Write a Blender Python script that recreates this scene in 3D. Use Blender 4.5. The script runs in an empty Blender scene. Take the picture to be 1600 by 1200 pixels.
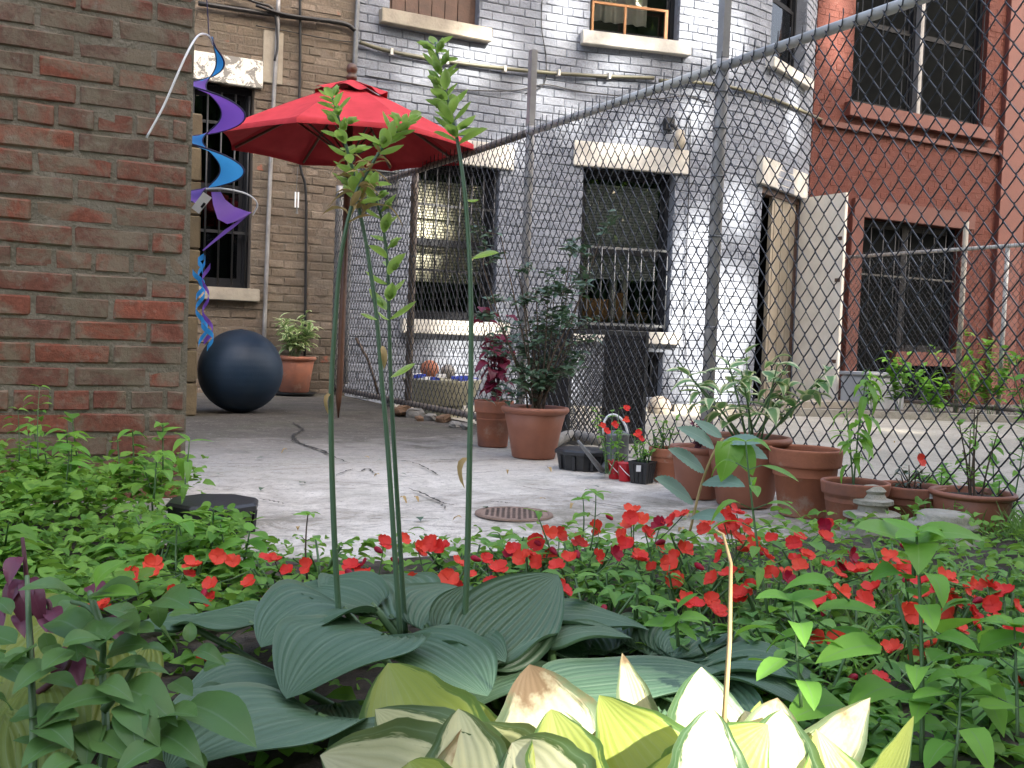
import bpy, bmesh, math, random
import numpy as np
from mathutils import Vector as V, Matrix as M
random.seed(7); rng = np.random.default_rng(7)
R_ = math.radians
sc = bpy.context.scene
COL = sc.collection

# ------------------------------------------------------------------ camera, sky, sun, exposure
CAM = V((0, 0, .55)); FPX = 1600.0
YAW, PIT, ROL = R_(27.5), R_(2.58), R_(2.1)
fw = V((math.sin(YAW)*math.cos(PIT), math.cos(YAW)*math.cos(PIT), -math.sin(PIT)))
rt0 = V((math.cos(YAW), -math.sin(YAW), 0)); up0 = rt0.cross(fw)
rt = rt0*math.cos(ROL) + up0*math.sin(ROL); up = up0*math.cos(ROL) - rt0*math.sin(ROL)
cd = bpy.data.cameras.new('camera'); cam = bpy.data.objects.new('camera', cd); COL.objects.link(cam)
cd.sensor_width = 36; cd.lens = 36*FPX/1600; cd.clip_end = 400; cd.clip_start = .02
cam.matrix_world = M(((rt.x, up.x, -fw.x, CAM.x), (rt.y, up.y, -fw.y, CAM.y), (rt.z, up.z, -fw.z, CAM.z), (0, 0, 0, 1)))
sc.camera = cam

SUN_EL, SUN_AZ = R_(33), R_(18)          # azimuth measured from -Y (behind the viewer) towards +X
SUN = V((math.sin(SUN_AZ)*math.cos(SUN_EL), -math.cos(SUN_AZ)*math.cos(SUN_EL), math.sin(SUN_EL)))
wd = bpy.data.worlds.new('World'); sc.world = wd; wd.use_nodes = True
nt = wd.node_tree; sky = nt.nodes.new('ShaderNodeTexSky'); sky.sky_type = 'NISHITA'; sky.sun_disc = False
sky.sun_elevation = SUN_EL; sky.sun_rotation = math.atan2(SUN.x, SUN.y); sky.dust_density = 10.0; sky.air_density = 1.0; sky.ozone_density = 1.0
nt.links.new(sky.outputs[0], nt.nodes['Background'].inputs[0]); nt.nodes['Background'].inputs[1].default_value = .15
ld = bpy.data.lights.new('sun', 'SUN'); lo = bpy.data.objects.new('sun', ld); COL.objects.link(lo)
ld.energy = 3.6; ld.angle = R_(.9); ld.color = (1, .94, .84)
lo.rotation_euler = (-SUN).to_track_quat('-Z', 'Y').to_euler(); lo.location = (0, -5, 12)
sc.view_settings.view_transform = 'Standard'; sc.view_settings.look = 'None'
sc.view_settings.exposure = 2.65; sc.view_settings.gamma = 1; sc.view_settings.use_curve_mapping = False

# ------------------------------------------------------------------ survey helpers (pixel of the photograph -> point of the place)
def ray(px, py): return fw + rt*((px-800)/FPX) - up*((py-600)/FPX)
def W(px, py, z): return CAM + ray(px, py)*z
def G(px, py, h=0.0):
    d = ray(px, py); return CAM + d*((h-CAM.z)/d.z)
def F(px, py, Y):
    d = ray(px, py); return CAM + d*(Y/d.y)
def FX(px, py, X):
    d = ray(px, py); return CAM + d*(X/d.x)
def PX(p):
    q = p-CAM; z = q.dot(fw); return (800+FPX*q.dot(rt)/z, 600-FPX*q.dot(up)/z, z) if z > .05 else (-9e9, -9e9, -1)

# ------------------------------------------------------------------ materials
MATS = {}
class NT:
    def __init__(s, name):
        s.m = bpy.data.materials.new(name); s.m.use_nodes = True; s.t = s.m.node_tree; s.n = s.t.nodes
        s.b = s.n['Principled BSDF']; s.out = s.n['Material Output']
    def node(s, typ, **kw):
        n = s.n.new(typ)
        for k, v in kw.items(): setattr(n, k, v)
        return n
    def put(s, sock, v):
        if hasattr(v, 'is_output'): s.t.links.new(v, sock)
        else: sock.default_value = v
    def noise(s, scale, detail=4, rough=.6, vec=None, dist=0):
        n = s.node('ShaderNodeTexNoise'); n.inputs['Scale'].default_value = scale
        n.inputs['Detail'].default_value = detail; n.inputs['Roughness'].default_value = rough; n.inputs['Distortion'].default_value = dist
        s.t.links.new(vec if vec else s.pos(), n.inputs['Vector']); return n.outputs['Fac']
    def pos(s):
        if not hasattr(s, '_p'): s._p = s.node('ShaderNodeNewGeometry').outputs['Position']
        return s._p
    def ocoord(s):
        if not hasattr(s, '_o'): s._o = s.node('ShaderNodeTexCoord').outputs['Object']
        return s._o
    def uv(s):
        if not hasattr(s, '_u'): s._u = s.node('ShaderNodeTexCoord').outputs['UV']
        return s._u
    def rnd(s):
        if not hasattr(s, '_r'): s._r = s.node('ShaderNodeObjectInfo').outputs['Random']
        return s._r
    def math(s, op, a, b=0.0, c=0.0, clamp=False):
        n = s.node('ShaderNodeMath', operation=op, use_clamp=clamp)
        s.put(n.inputs[0], a); s.put(n.inputs[1], b); s.put(n.inputs[2], c); return n.outputs[0]
    def ramp(s, fac, lo, hi):
        n = s.node('ShaderNodeMapRange'); n.clamp = True
        s.put(n.inputs['Value'], fac); n.inputs['From Min'].default_value = lo; n.inputs['From Max'].default_value = hi
        return n.outputs['Result']
    def mix(s, fac, a, b, mode='MIX'):
        n = s.node('ShaderNodeMix', data_type='RGBA', blend_type=mode)
        s.put(n.inputs[0], fac)
        for i, v in ((6, a), (7, b)):
            if isinstance(v, (tuple, list)): v = tuple(v)+((1,) if len(v) == 3 else ())
            s.put(n.inputs[i], v)
        return n.outputs[2]
    def sep(s, vec):
        n = s.node('ShaderNodeSeparateXYZ'); s.t.links.new(vec, n.inputs[0]); return n.outputs
    def scalevec(s, vec, k):
        n = s.node('ShaderNodeVectorMath', operation='MULTIPLY'); s.put(n.inputs[0], vec); n.inputs[1].default_value = k; return n.outputs[0]
    def bump(s, h, strength, dist=.01):
        n = s.node('ShaderNodeBump'); n.inputs['Strength'].default_value = strength; n.inputs['Distance'].default_value = dist
        s.put(n.inputs['Height'], h); s.t.links.new(n.outputs[0], s.b.inputs['Normal']); return n
    def fin(s, col, rough=.8, metal=0, spec=.5):
        if isinstance(col, tuple): col = col+(1,)
        s.put(s.b.inputs['Base Color'], col); s.put(s.b.inputs['Roughness'], rough); s.b.inputs['Metallic'].default_value = metal
        s.b.inputs['Specular IOR Level'].default_value = spec
        MATS[s.m.name] = s.m; return s.m

def simple(name, c1, c2=None, scale=8, rough=.7, bump=.0, bscale=60, metal=0, spec=.5, rvar=.25, lo=.35, hi=.65):
    s = NT(name); c2 = c2 or tuple(x*.75 for x in c1)
    c = s.mix(s.ramp(s.noise(scale, 6), lo, hi), c1, c2)
    c = s.mix(rvar, c, s.mix(s.rnd(), tuple(x*.55 for x in c1), tuple(min(1, x*1.4) for x in c1)))
    if bump: s.bump(s.noise(bscale, 5), bump)
    return s.fin(c, rough, metal, spec)

def brickmat(name, cols, grime, gamt, scale=3.0, rough=.9, zr=None, chip=None, spk=.55):
    s = NT(name); r = s.rnd()
    c = s.mix(s.ramp(r, .0, .55), cols[0], cols[1]); c = s.mix(s.ramp(r, .5, 1.), c, cols[2])
    fine = s.noise(55, 6, .7); c = s.mix(s.ramp(fine, .35, .75), c, s.mix(.5, c, (.02, .018, .016)))
    mask = s.noise(scale, 8, .68, dist=.6)
    if zr:
        z = s.sep(s.pos())[2]; mask = s.math('ADD', mask, s.math('MULTIPLY', s.ramp(z, zr[0], zr[1]), zr[2]))
    c = s.mix(s.math('MULTIPLY', s.ramp(mask, .45, .62), gamt), c, grime)
    sp = s.noise(26, 5, .7); c = s.mix(s.math('MULTIPLY', s.ramp(sp, .58, .72), spk), c, s.mix(.6, grime, (.3, .29, .26)))
    if chip:
        cm = s.ramp(s.noise(chip[1], 4, .6, dist=.3), chip[2], chip[2]+.03); c = s.mix(cm, c, chip[0])
    s.bump(s.math('ADD', fine, s.noise(14, 5)), .9, .006); return s.fin(c, rough, spec=.25)

def leafmat(name, c1, c2, rough=.42, tr=.3, trcol=None, margin=None, rib=None, dry=None, spec=.4, noise_s=25, mw=(.62, .8), rvar=1.0, veins=0):
    s = NT(name); r = s.math('FRACT', s.math('ADD', s.rnd(), s.math('MULTIPLY', s.math('FLOOR', s.sep(s.uv())[0]), .618034)))
    c = s.mix(s.math('MULTIPLY', r, rvar), c1, c2)
    nz = s.noise(noise_s, 5, .6, vec=s.pos()); c = s.mix(s.ramp(nz, .3, .8), c, s.mix(.35, c, c2))
    uv = s.sep(s.uv()); v = s.math('ABSOLUTE', s.math('SUBTRACT', uv[1], .5)); v = s.math('MULTIPLY', v, 2.0)
    if margin:
        jag = s.noise(1.0, 3, .6, vec=s.scalevec(s.uv(), (7, 24, 1)))
        mm = s.ramp(s.math('ADD', v, s.math('MULTIPLY', s.math('SUBTRACT', jag, .5), .55)), mw[0], mw[1]); c = s.mix(mm, c, margin)
    if veins:
        w = s.math('ABSOLUTE', s.math('SINE', s.math('MULTIPLY', v, veins*math.pi))); c = s.mix(s.math('MULTIPLY', s.ramp(w, .35, .0), .35), c, s.mix(.5, c, (.35, .42, .3)))
    if rib: c = s.mix(s.math('MULTIPLY', s.ramp(v, .07, .02), .6), c, rib)
    if dry:
        dn = s.noise(14, 5, .65); f = s.math('ADD', dn, s.math('MULTIPLY', s.ramp(s.math('FRACT', uv[0]), dry[2], 1.0), dry[3])); c = s.mix(s.ramp(f, dry[1], dry[1]+.12), c, dry[0])
    if noise_s: s.bump(s.noise(90, 4), .15, .004)
    s.fin(c, rough, spec=spec)
    tl = s.node('ShaderNodeBsdfTranslucent'); s.t.links.new(s.mix(.6, c, trcol or tuple(min(1, x*2.2) for x in c1)), tl.inputs[0])
    mx = s.node('ShaderNodeMixShader'); mx.inputs[0].default_value = tr
    s.t.links.new(s.b.outputs[0], mx.inputs[1]); s.t.links.new(tl.outputs[0], mx.inputs[2]); s.t.links.new(mx.outputs[0], s.out.inputs[0])
    return s.m

def glassmat(name, tint=(.9, .92, .92), refl=.12):
    s = NT(name); tr = s.node('ShaderNodeBsdfTransparent'); tr.inputs[0].default_value = tint+(1,)
    gl = s.node('ShaderNodeBsdfGlossy'); gl.inputs['Roughness'].default_value = .02
    fr = s.node('ShaderNodeFresnel'); fr.inputs[0].default_value = 1.5
    mx = s.node('ShaderNodeMixShader'); s.t.links.new(s.math('ADD', fr.outputs[0], refl, clamp=True), mx.inputs[0])
    s.t.links.new(tr.outputs[0], mx.inputs[1]); s.t.links.new(gl.outputs[0], mx.inputs[2]); s.t.links.new(mx.outputs[0], s.out.inputs[0])
    MATS[name] = s.m; return s.m

brickmat('brick_old', ((.3, .098, .062), (.2, .08, .058), (.17, .105, .08)), (.2, .17, .125), .85, 9.0, zr=(.25, 1.3, .07))
simple('mortar_old', (.22, .195, .155), (.11, .1, .07), 12, .95, .8, 90)
brickmat('brick_tan', ((.205, .16, .118), (.15, .115, .087), (.25, .2, .155)), (.125, .105, .08), .85, 3.2, chip=((.3, .1, .065), 3.1, .68))
simple('mortar_tan', (.165, .135, .105), (.1, .083, .066), 6, .95, .5, 60)
brickmat('brick_grey', ((.245, .27, .322), (.22, .243, .292), (.27, .293, .34)), (.205, .222, .258), .6, 1.2, rough=.6, chip=((.15, .09, .075), 4.0, .75), spk=.12)
simple('mortar_grey', (.135, .148, .175), (.185, .2, .232), 5, .9, .5, 60)
brickmat('brick_painted_red', ((.13, .032, .02), (.115, .028, .018), (.14, .036, .022)), (.098, .025, .016), .6, 2.2, rough=.7)
simple('mortar_red', (.1, .027, .018), (.08, .022, .015), 5, .9, .4, 60)
simple('red_paint', (.13, .036, .024), (.1, .028, .019), 4, .65, .2, 40)
simple('stone_white', (.6, .58, .53), (.42, .4, .36), 7, .8, .3, 40, rvar=.1)
s = NT('peeling_paint'); c = s.mix(s.ramp(s.noise(9, 6, .7, dist=.8), .49, .53), (.76, .74, .66), (.23, .22, .2)); s.bump(s.noise(9, 6, .7, dist=.8), .5); s.fin(c, .85)
simple('stone_sill', (.38, .34, .27), (.25, .22, .18), 6, .85, .4, 40)
simple('block_ochre', (.2, .15, .085), (.14, .108, .066), 7, .9, .4, 50)
simple('dark_metal', (.02, .021, .024), None, 10, .45, .1)
simple('black_plastic', (.016, .017, .019), (.03, .03, .032), 12, .45, .12, 80)
simple('galvanized', (.2, .205, .21), (.12, .125, .13), 14, .42, .1, 120, metal=.45, rvar=.12)
simple('rail_metal', (.52, .51, .48), (.38, .37, .34), 9, .55, .15, 70, metal=.1, rvar=.1)
simple('post_metal', (.42, .4, .385), (.3, .285, .27), 9, .55, .15, 70, metal=.1, rvar=.1)
simple('rail_brown', (.23, .19, .16), (.13, .11, .095), 9, .55, .15, 70, metal=.2)
simple('wire_metal', (.045, .048, .055), (.028, .03, .036), 30, .4, 0, metal=.4)
simple('pipe_grey', (.32, .315, .31), (.18, .17, .165), 8, .5, .1, metal=.3)
simple('cable_black', (.012, .012, .013), None, 8, .5)
simple('conduit_olive', (.13, .125, .075), (.07, .065, .05), 6, .5)
s = NT('terracotta'); c = s.mix(s.ramp(s.noise(7, 6, .65), .4, .62), (.36, .13, .068), (.27, .1, .057)); z = s.sep(s.ocoord())[2]; c = s.mix(s.math('MULTIPLY', s.ramp(s.math('ADD', s.noise(11, 6, .72), s.math('MULTIPLY', s.ramp(z, .12, .0), .12)), .58, .72), .55), c, (.42, .34, .27)); c = s.mix(s.math('MULTIPLY', s.ramp(s.noise(5, 5, .7), .57, .68), .5), c, (.09, .065, .045)); s.bump(s.noise(50, 5), .25); s.fin(c, .8)
s = NT('terracotta_stained'); c = s.mix(s.ramp(s.noise(6, 6, .65), .42, .62), (.33, .12, .065), (.22, .095, .064)); c = s.mix(s.math('MULTIPLY', s.ramp(s.noise(9, 6, .7), .56, .7), .5), c, (.45, .33, .25)); s.bump(s.noise(50, 5), .2); s.fin(c, .8)
simple('plastic_terracotta', (.3, .115, .066), (.23, .085, .05), 6, .55, .1, 60, rvar=.08)
simple('potting_soil', (.03, .021, .015), (.055, .04, .028), 40, .95, 1, 70)
simple('stone_carved', (.4, .37, .31), (.2, .2, .13), 10, .92, .8, 60)
simple('stone_grey', (.3, .28, .25), (.16, .15, .13), 12, .92, .9, 50)
simple('red_plastic', (.5, .012, .022), None, 8, .35, rvar=.05)
simple('rust', (.27, .185, .14), (.19, .125, .09), 22, .8, .6, 90)
simple('hole_black', (.004, .004, .004), None, 8, .9)
simple('fabric_red', (.52, .045, .055), (.43, .034, .042), 9, .78, .08, 300, rvar=.02, spec=.2)
simple('wood_brown', (.12, .055, .03), (.08, .036, .02), 14, .45, .1)
simple('wood_orange', (.42, .2, .075), (.3, .14, .06), 10, .55, .1)
simple('wood_dark', (.1, .052, .035), (.055, .032, .024), 9, .6, .3)
simple('white_paint', (.8, .75, .66), (.68, .63, .54), 5, .5, .05, rvar=.05)
simple('door_cream', (.33, .29, .23), (.27, .235, .18), 4, .5, .06, rvar=.05)
simple('frame_dark', (.016, .017, .02), None, 8, .6, spec=.15)
simple('room_dark', (.02, .019, .018), None, 4, .9)
simple('blind_pale', (.8, .74, .6), (.7, .64, .5), 4, .6, rvar=.15)
simple('blind_grey', (.5, .49, .46), (.4, .39, .37), 4, .6, rvar=.2)
simple('curtain_pale', (.58, .56, .5), (.45, .43, .38), 6, .85)
simple('ball_blue', (.011, .034, .07), (.02, .042, .075), 6, .5, .08, 120, rvar=.03)
simple('ball_tan', (.33, .29, .23), (.24, .2, .16), 9, .75, .3, 150)
simple('cloth_blue', (.03, .06, .4), None, 9, .7)
simple('white_plastic', (.8, .8, .8), (.72, .72, .72), 6, .4, rvar=.02)
simple('planter_stone', (.36, .34, .25), (.27, .26, .18), 8, .85, .4, 50)
simple('box_grey', (.42, .43, .44), (.34, .35, .36), 6, .7)
simple('stem_green', (.075, .15, .055), (.11, .19, .075), 20, .5, rvar=.2)
simple('scape_green', (.085, .15, .09), (.065, .13, .055), 7, .42, rvar=.15)
simple('stem_brown', (.1, .065, .04), (.06, .045, .03), 20, .7)
simple('stem_purple', (.09, .02, .03), (.05, .02, .02), 20, .6)
simple('stem_straw', (.5, .36, .17), (.4, .27, .12), 20, .7)
simple('bark', (.12, .095, .07), (.07, .055, .04), 12, .9, .8, 20)
simple('leaf_litter', (.22, .13, .075), (.13, .08, .05), 20, .9, .4)
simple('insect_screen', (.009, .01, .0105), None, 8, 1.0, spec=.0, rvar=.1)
glassmat('glass', (.92, .93, .92), .02); glassmat('glass_dark', (.3, .32, .33), .0)

def concrete(name, a, b, dark, yr, green=0.0):
    s = NT(name); big = s.noise(1.3, 7, .62, dist=.5); med = s.noise(6, 8, .68, dist=.7); fine = s.noise(160, 4, .7)
    c = s.mix(s.ramp(s.math('ADD', s.math('MULTIPLY', big, .55), s.math('MULTIPLY', med, .45)), .43, .57), b, a)
    st = s.noise(1.0, 7, .72, vec=s.scalevec(s.pos(), (3.2, 9, 3)), dist=1.2); c = s.mix(s.math('MULTIPLY', s.ramp(st, .53, .66), .55), c, s.mix(.5, b, dark))
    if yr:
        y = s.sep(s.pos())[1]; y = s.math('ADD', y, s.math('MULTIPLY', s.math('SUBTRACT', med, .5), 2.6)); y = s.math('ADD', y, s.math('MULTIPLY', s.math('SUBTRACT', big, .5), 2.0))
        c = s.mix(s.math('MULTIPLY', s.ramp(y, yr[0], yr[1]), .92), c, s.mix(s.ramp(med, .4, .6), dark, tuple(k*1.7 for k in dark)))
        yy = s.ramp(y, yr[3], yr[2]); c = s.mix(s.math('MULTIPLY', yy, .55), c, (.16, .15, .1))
    c = s.mix(s.math('MULTIPLY', s.ramp(fine, .48, .7), .5), c, s.mix(.6, c, (.06, .055, .05)))
    g2 = s.noise(38, 6, .75, dist=.4); c = s.mix(s.math('MULTIPLY', s.ramp(g2, .54, .68), .6), c, (.13, .115, .095)); c = s.mix(s.math('MULTIPLY', s.ramp(g2, .42, .3), .4), c, (.7, .68, .63))
    if green: c = s.mix(s.math('MULTIPLY', s.ramp(s.noise(2.2, 6, .7), .5, .68), green), c, (.11, .13, .06))
    s.bump(s.math('ADD', s.math('MULTIPLY', fine, .5), s.math('ADD', med, st)), .55, .012); return s.fin(c, .9, spec=.25)
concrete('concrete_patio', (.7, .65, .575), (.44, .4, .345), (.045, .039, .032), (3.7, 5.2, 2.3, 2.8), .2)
concrete('concrete_neighbour', (.38, .35, .29), (.29, .27, .22), (.22, .2, .17), None, .1)
concrete('ground_far', (.14, .13, .11), (.1, .095, .08), (.06, .06, .045), None, .5)
simple('garden_soil', (.045, .033, .024), (.1, .08, .06), 14, .95, 1, 45)
simple('crack_dirt', (.022, .02, .017), (.05, .044, .035), 30, .95, .5)

# foliage
leafmat('leaf_hosta_blue', (.1, .172, .1), (.06, .12, .065), .42, .14, (.1, .22, .06), veins=9, rvar=.7, dry=((.22, .2, .14), .8, .2, .03))
leafmat('leaf_hosta_pale', (.56, .54, .36), (.5, .5, .26), .45, .28, (.75, .8, .25), margin=(.035, .085, .035), veins=6, mw=(.64, .72), dry=((.2, .13, .07), .78, .6, .18))
leafmat('leaf_hosta_yellow', (.33, .37, .09), (.29, .34, .07), .45, .3, (.65, .8, .15), margin=(.06, .13, .04), veins=6, mw=(.84, .9), dry=((.2, .13, .06), .76, .6, .16))
leafmat('leaf_hosta_dry', (.52, .48, .32), (.46, .43, .26), .6, .25, (.7, .6, .25), margin=(.1, .14, .07), veins=5, mw=(.68, .78), dry=((.19, .12, .06), .68, .45, .3))
leafmat('leaf_hosta_lime', (.15, .21, .035), (.2, .23, .04), .5, .25, (.4, .5, .08), veins=7, dry=((.22, .15, .06), .62, .3, .1))
leafmat('leaf_impatiens', (.085, .21, .05), (.19, .37, .085), .55, .34, (.28, .5, .05), spec=.2, rib=(.16, .25, .12))
leafmat('leaf_weed', (.1, .27, .045), (.22, .44, .075), .6, .36, (.34, .6, .05), spec=.18, rib=(.2, .3, .14))
leafmat('leaf_bright', (.2, .4, .05), (.16, .34, .06), .45, .45, (.35, .7, .06), rib=(.3, .45, .14))
leafmat('leaf_glaucous', (.2, .32, .24), (.16, .27, .2), .5, .25, (.2, .42, .15), rib=(.3, .4, .3), veins=6)
leafmat('leaf_cover', (.06, .165, .03), (.23, .42, .075), .6, .34, (.3, .52, .05), spec=.18, rib=(.17, .27, .12))
leafmat('leaf_rose', (.07, .155, .045), (.12, .225, .065), .36, .24, (.16, .34, .05), spec=.25, rib=(.15, .24, .13))
leafmat('leaf_purple', (.11, .032, .055), (.17, .05, .085), .35, .25, (.3, .04, .08), rib=(.16, .06, .09))
leafmat('leaf_burgundy', (.1, .016, .032), (.2, .02, .05), .42, .3, (.4, .02, .06), rib=(.16, .03, .06))
leafmat('leaf_dark', (.055, .1, .06), (.09, .145, .08), .3, .12, (.1, .2, .06))
leafmat('leaf_varieg', (.17, .31, .11), (.13, .26, .085), .4, .25, (.2, .4, .08), margin=(.7, .7, .4), mw=(.55, .64))
leafmat('leaf_varieg_small', (.15, .28, .09), (.2, .33, .12), .4, .25, (.25, .5, .1), margin=(.66, .66, .4), mw=(.5, .66))
leafmat('leaf_bud', (.46, .58, .19), (.34, .5, .13), .45, .45, (.6, .85, .14), margin=(.5, .58, .3), mw=(.8, .95))
leafmat('leaf_straw', (.5, .36, .16), (.42, .28, .11), .7, .3, (.6, .42, .18))
leafmat('grass_green', (.13, .26, .06), (.18, .3, .08), .5, .3, (.25, .5, .06))
leafmat('petal_red', (.86, .1, .045), (.68, .03, .03), .5, .25, (.95, .05, .03), spec=.25)
leafmat('petal_crimson', (.28, .008, .03), (.38, .01, .035), .5, .2, (.6, .02, .05), spec=.25)
leafmat('leaf_tree', (.06, .12, .035), (.09, .16, .045), .5, .3, (.2, .36, .05))
leafmat('spin_blue', (.05, .36, .78), (.04, .33, .72), .5, .35, (.1, .55, 1.0), spec=.3)
leafmat('spin_purple', (.23, .1, .46), (.2, .085, .42), .5, .3, (.4, .15, .8), spec=.3)
simple('spin_edge', (.03, .025, .09), None, 9, .6)

# ------------------------------------------------------------------ mesh building
ORG = {}
def link(o, parent=None):
    COL.objects.link(o)
    if parent: o.parent = parent; ORG[o.name] = ORG[parent.name]
    return o
def T(name, label, cat, loc, group=None, kind=None):
    o = bpy.data.objects.new(name, None); COL.objects.link(o); o.empty_display_size = .05
    o.location = loc; ORG[o.name] = V(loc); o['label'] = label; o['category'] = cat
    if group: o['group'] = group
    return o
def tag(o, label, cat, group=None):
    o['label'] = label; o['category'] = cat
    if group: o['group'] = group
    return o
class MB:
    def __init__(s): s.v = []; s.f = []; s.uv = []; s.mi = []
    def add(s, vs, fs, uv=None):
        k = len(s.v); s.v += [V(x) for x in vs]; s.f += [tuple(i+k for i in f) for f in fs]
        s.uv += (uv if uv else [(0, 0)]*len(vs)); return s
    def box(s, lo, hi):
        (a, b, c), (d, e, f) = lo, hi
        return s.add([(a, b, c), (d, b, c), (d, e, c), (a, e, c), (a, b, f), (d, b, f), (d, e, f), (a, e, f)],
                     [(0, 3, 2, 1), (4, 5, 6, 7), (0, 1, 5, 4), (1, 2, 6, 5), (2, 3, 7, 6), (3, 0, 4, 7)])
    def obox(s, P, d, n, a0, a1, b0, b1, z0, z1):      # along d, depth along n
        q = [V((P.x, P.y, 0))+d*a+n*b+V((0, 0, z)) for z in (z0, z1) for a, b in ((a0, b0), (a1, b0), (a1, b1), (a0, b1))]
        return s.add(q, [(0, 3, 2, 1), (4, 5, 6, 7), (0, 1, 5, 4), (1, 2, 6, 5), (2, 3, 7, 6), (3, 0, 4, 7)])
    def tube(s, pts, rad, n=6, cap=True):
        pts = [V(p) for p in pts]; m = len(pts)
        if not hasattr(rad, '__len__'): rad = [rad]*m
        k = len(s.v); a = None
        for i, p in enumerate(pts):
            t = (pts[min(i+1, m-1)]-pts[max(i-1, 0)])
            t = t.normalized() if t.length > 1e-9 else V((0, 0, 1))
            if a is None: a = t.orthogonal().normalized()
            a = (a-t*a.dot(t)); a = a.normalized() if a.length > 1e-6 else t.orthogonal().normalized()
            b = t.cross(a)
            for j in range(n):
                th = 2*math.pi*j/n; s.v.append(p+(a*math.cos(th)+b*math.sin(th))*rad[i]); s.uv.append((i/max(1, m-1), j/n))
        for i in range(m-1):
            for j in range(n):
                q = k+i*n; s.f.append((q+j, q+(j+1) % n, q+n+(j+1) % n, q+n+j))
        if cap: s.f.append(tuple(k+j for j in range(n))[::-1]); s.f.append(tuple(k+(m-1)*n+j for j in range(n)))
        return s
    def lathe(s, c, prof, n=28, rot=0, jag=0):
        k = len(s.v); c = V(c)
        for (r, z) in prof:
            for j in range(n):
                th = rot+2*math.pi*j/n; rr = r*(1+jag*random.uniform(-1, 1)); s.v.append(c+V((rr*math.cos(th), rr*math.sin(th), z))); s.uv.append((j/n, z))
        for i in range(len(prof)-1):
            for j in range(n):
                q = k+i*n; s.f.append((q+j, q+(j+1) % n, q+n+(j+1) % n, q+n+j))
        return s
    def disc(s, c, r, n=24, nrm=None):
        k = len(s.v); c = V(c); s.v += [c+V((r*math.cos(2*math.pi*j/n), r*math.sin(2*math.pi*j/n), 0)) for j in range(n)]
        s.uv += [(0, 0)]*n; s.f.append(tuple(k+j for j in range(n))); return s
    def grid(s, rows, uvs=None):
        k = len(s.v); nu, nv = len(rows), len(rows[0])
        for i, r in enumerate(rows):
            for j, p in enumerate(r): s.v.append(V(p)); s.uv.append(uvs[i][j] if uvs else (i/(nu-1), j/(nv-1)))
        for i in range(nu-1):
            for j in range(nv-1):
                q = k+i*nv+j; s.f.append((q, q+1, q+nv+1, q+nv))
        return s
    def mesh(s, name, mat, smooth=False, off=None):
        me = bpy.data.meshes.new(name); o = off or V((0, 0, 0))
        me.from_pydata([tuple(p-o) for p in s.v], [], s.f)
        ul = me.uv_layers.new(name='UVMap'); idx = np.empty(len(me.loops), dtype=np.int32); me.loops.foreach_get('vertex_index', idx)
        ul.data.foreach_set('uv', np.array(s.uv, dtype=np.float32)[idx].ravel())
        if smooth: me.polygons.foreach_set('use_smooth', [True]*len(me.polygons))
        for m_ in (mat if isinstance(mat, (list, tuple)) else [mat]): me.materials.append(MATS[m_])
        return me
    def build(s, name, mat, parent=None, smooth=False, kind=None, loc=None):
        off = ORG[parent.name] if parent else (V(loc) if loc else V((0, 0, 0)))
        o = bpy.data.objects.new(name, s.mesh(name, mat, smooth, off)); link(o, parent)
        if not parent: o.location = off; ORG[o.name] = off
        if kind: o['kind'] = kind
        return o
def place(me, name, Mx, parent):
    o = bpy.data.objects.new(name, me); COL.objects.link(o); o.parent = parent
    o.matrix_local = M.Translation(-ORG[parent.name]) @ Mx; ORG[o.name] = ORG[parent.name]; return o
def bez(a, b, c, t): return a*(1-t)**2 + b*2*t*(1-t) + c*t*t
def spline(pts, n=6):      # Catmull-Rom through points
    P = [V(p) for p in pts]; P = [P[0]*2-P[1]]+P+[P[-1]*2-P[-2]]; out = []
    for i in range(1, len(P)-2):
        for k in range(n):
            t = k/n; a, b, c, d = P[i-1], P[i], P[i+1], P[i+2]
            out.append(.5*((2*b)+(c-a)*t+(2*a-5*b+4*c-d)*t*t+(3*b-a-3*c+d)*t**3))
    return out+[P[-2]]
PROF = {'hosta': (.42, .8), 'ovate': (.66, 1.05), 'lance': (.75, .95), 'heart': (.34, .8), 'bud': (.8, .75), 'pale': (.48, .86)}
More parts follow.
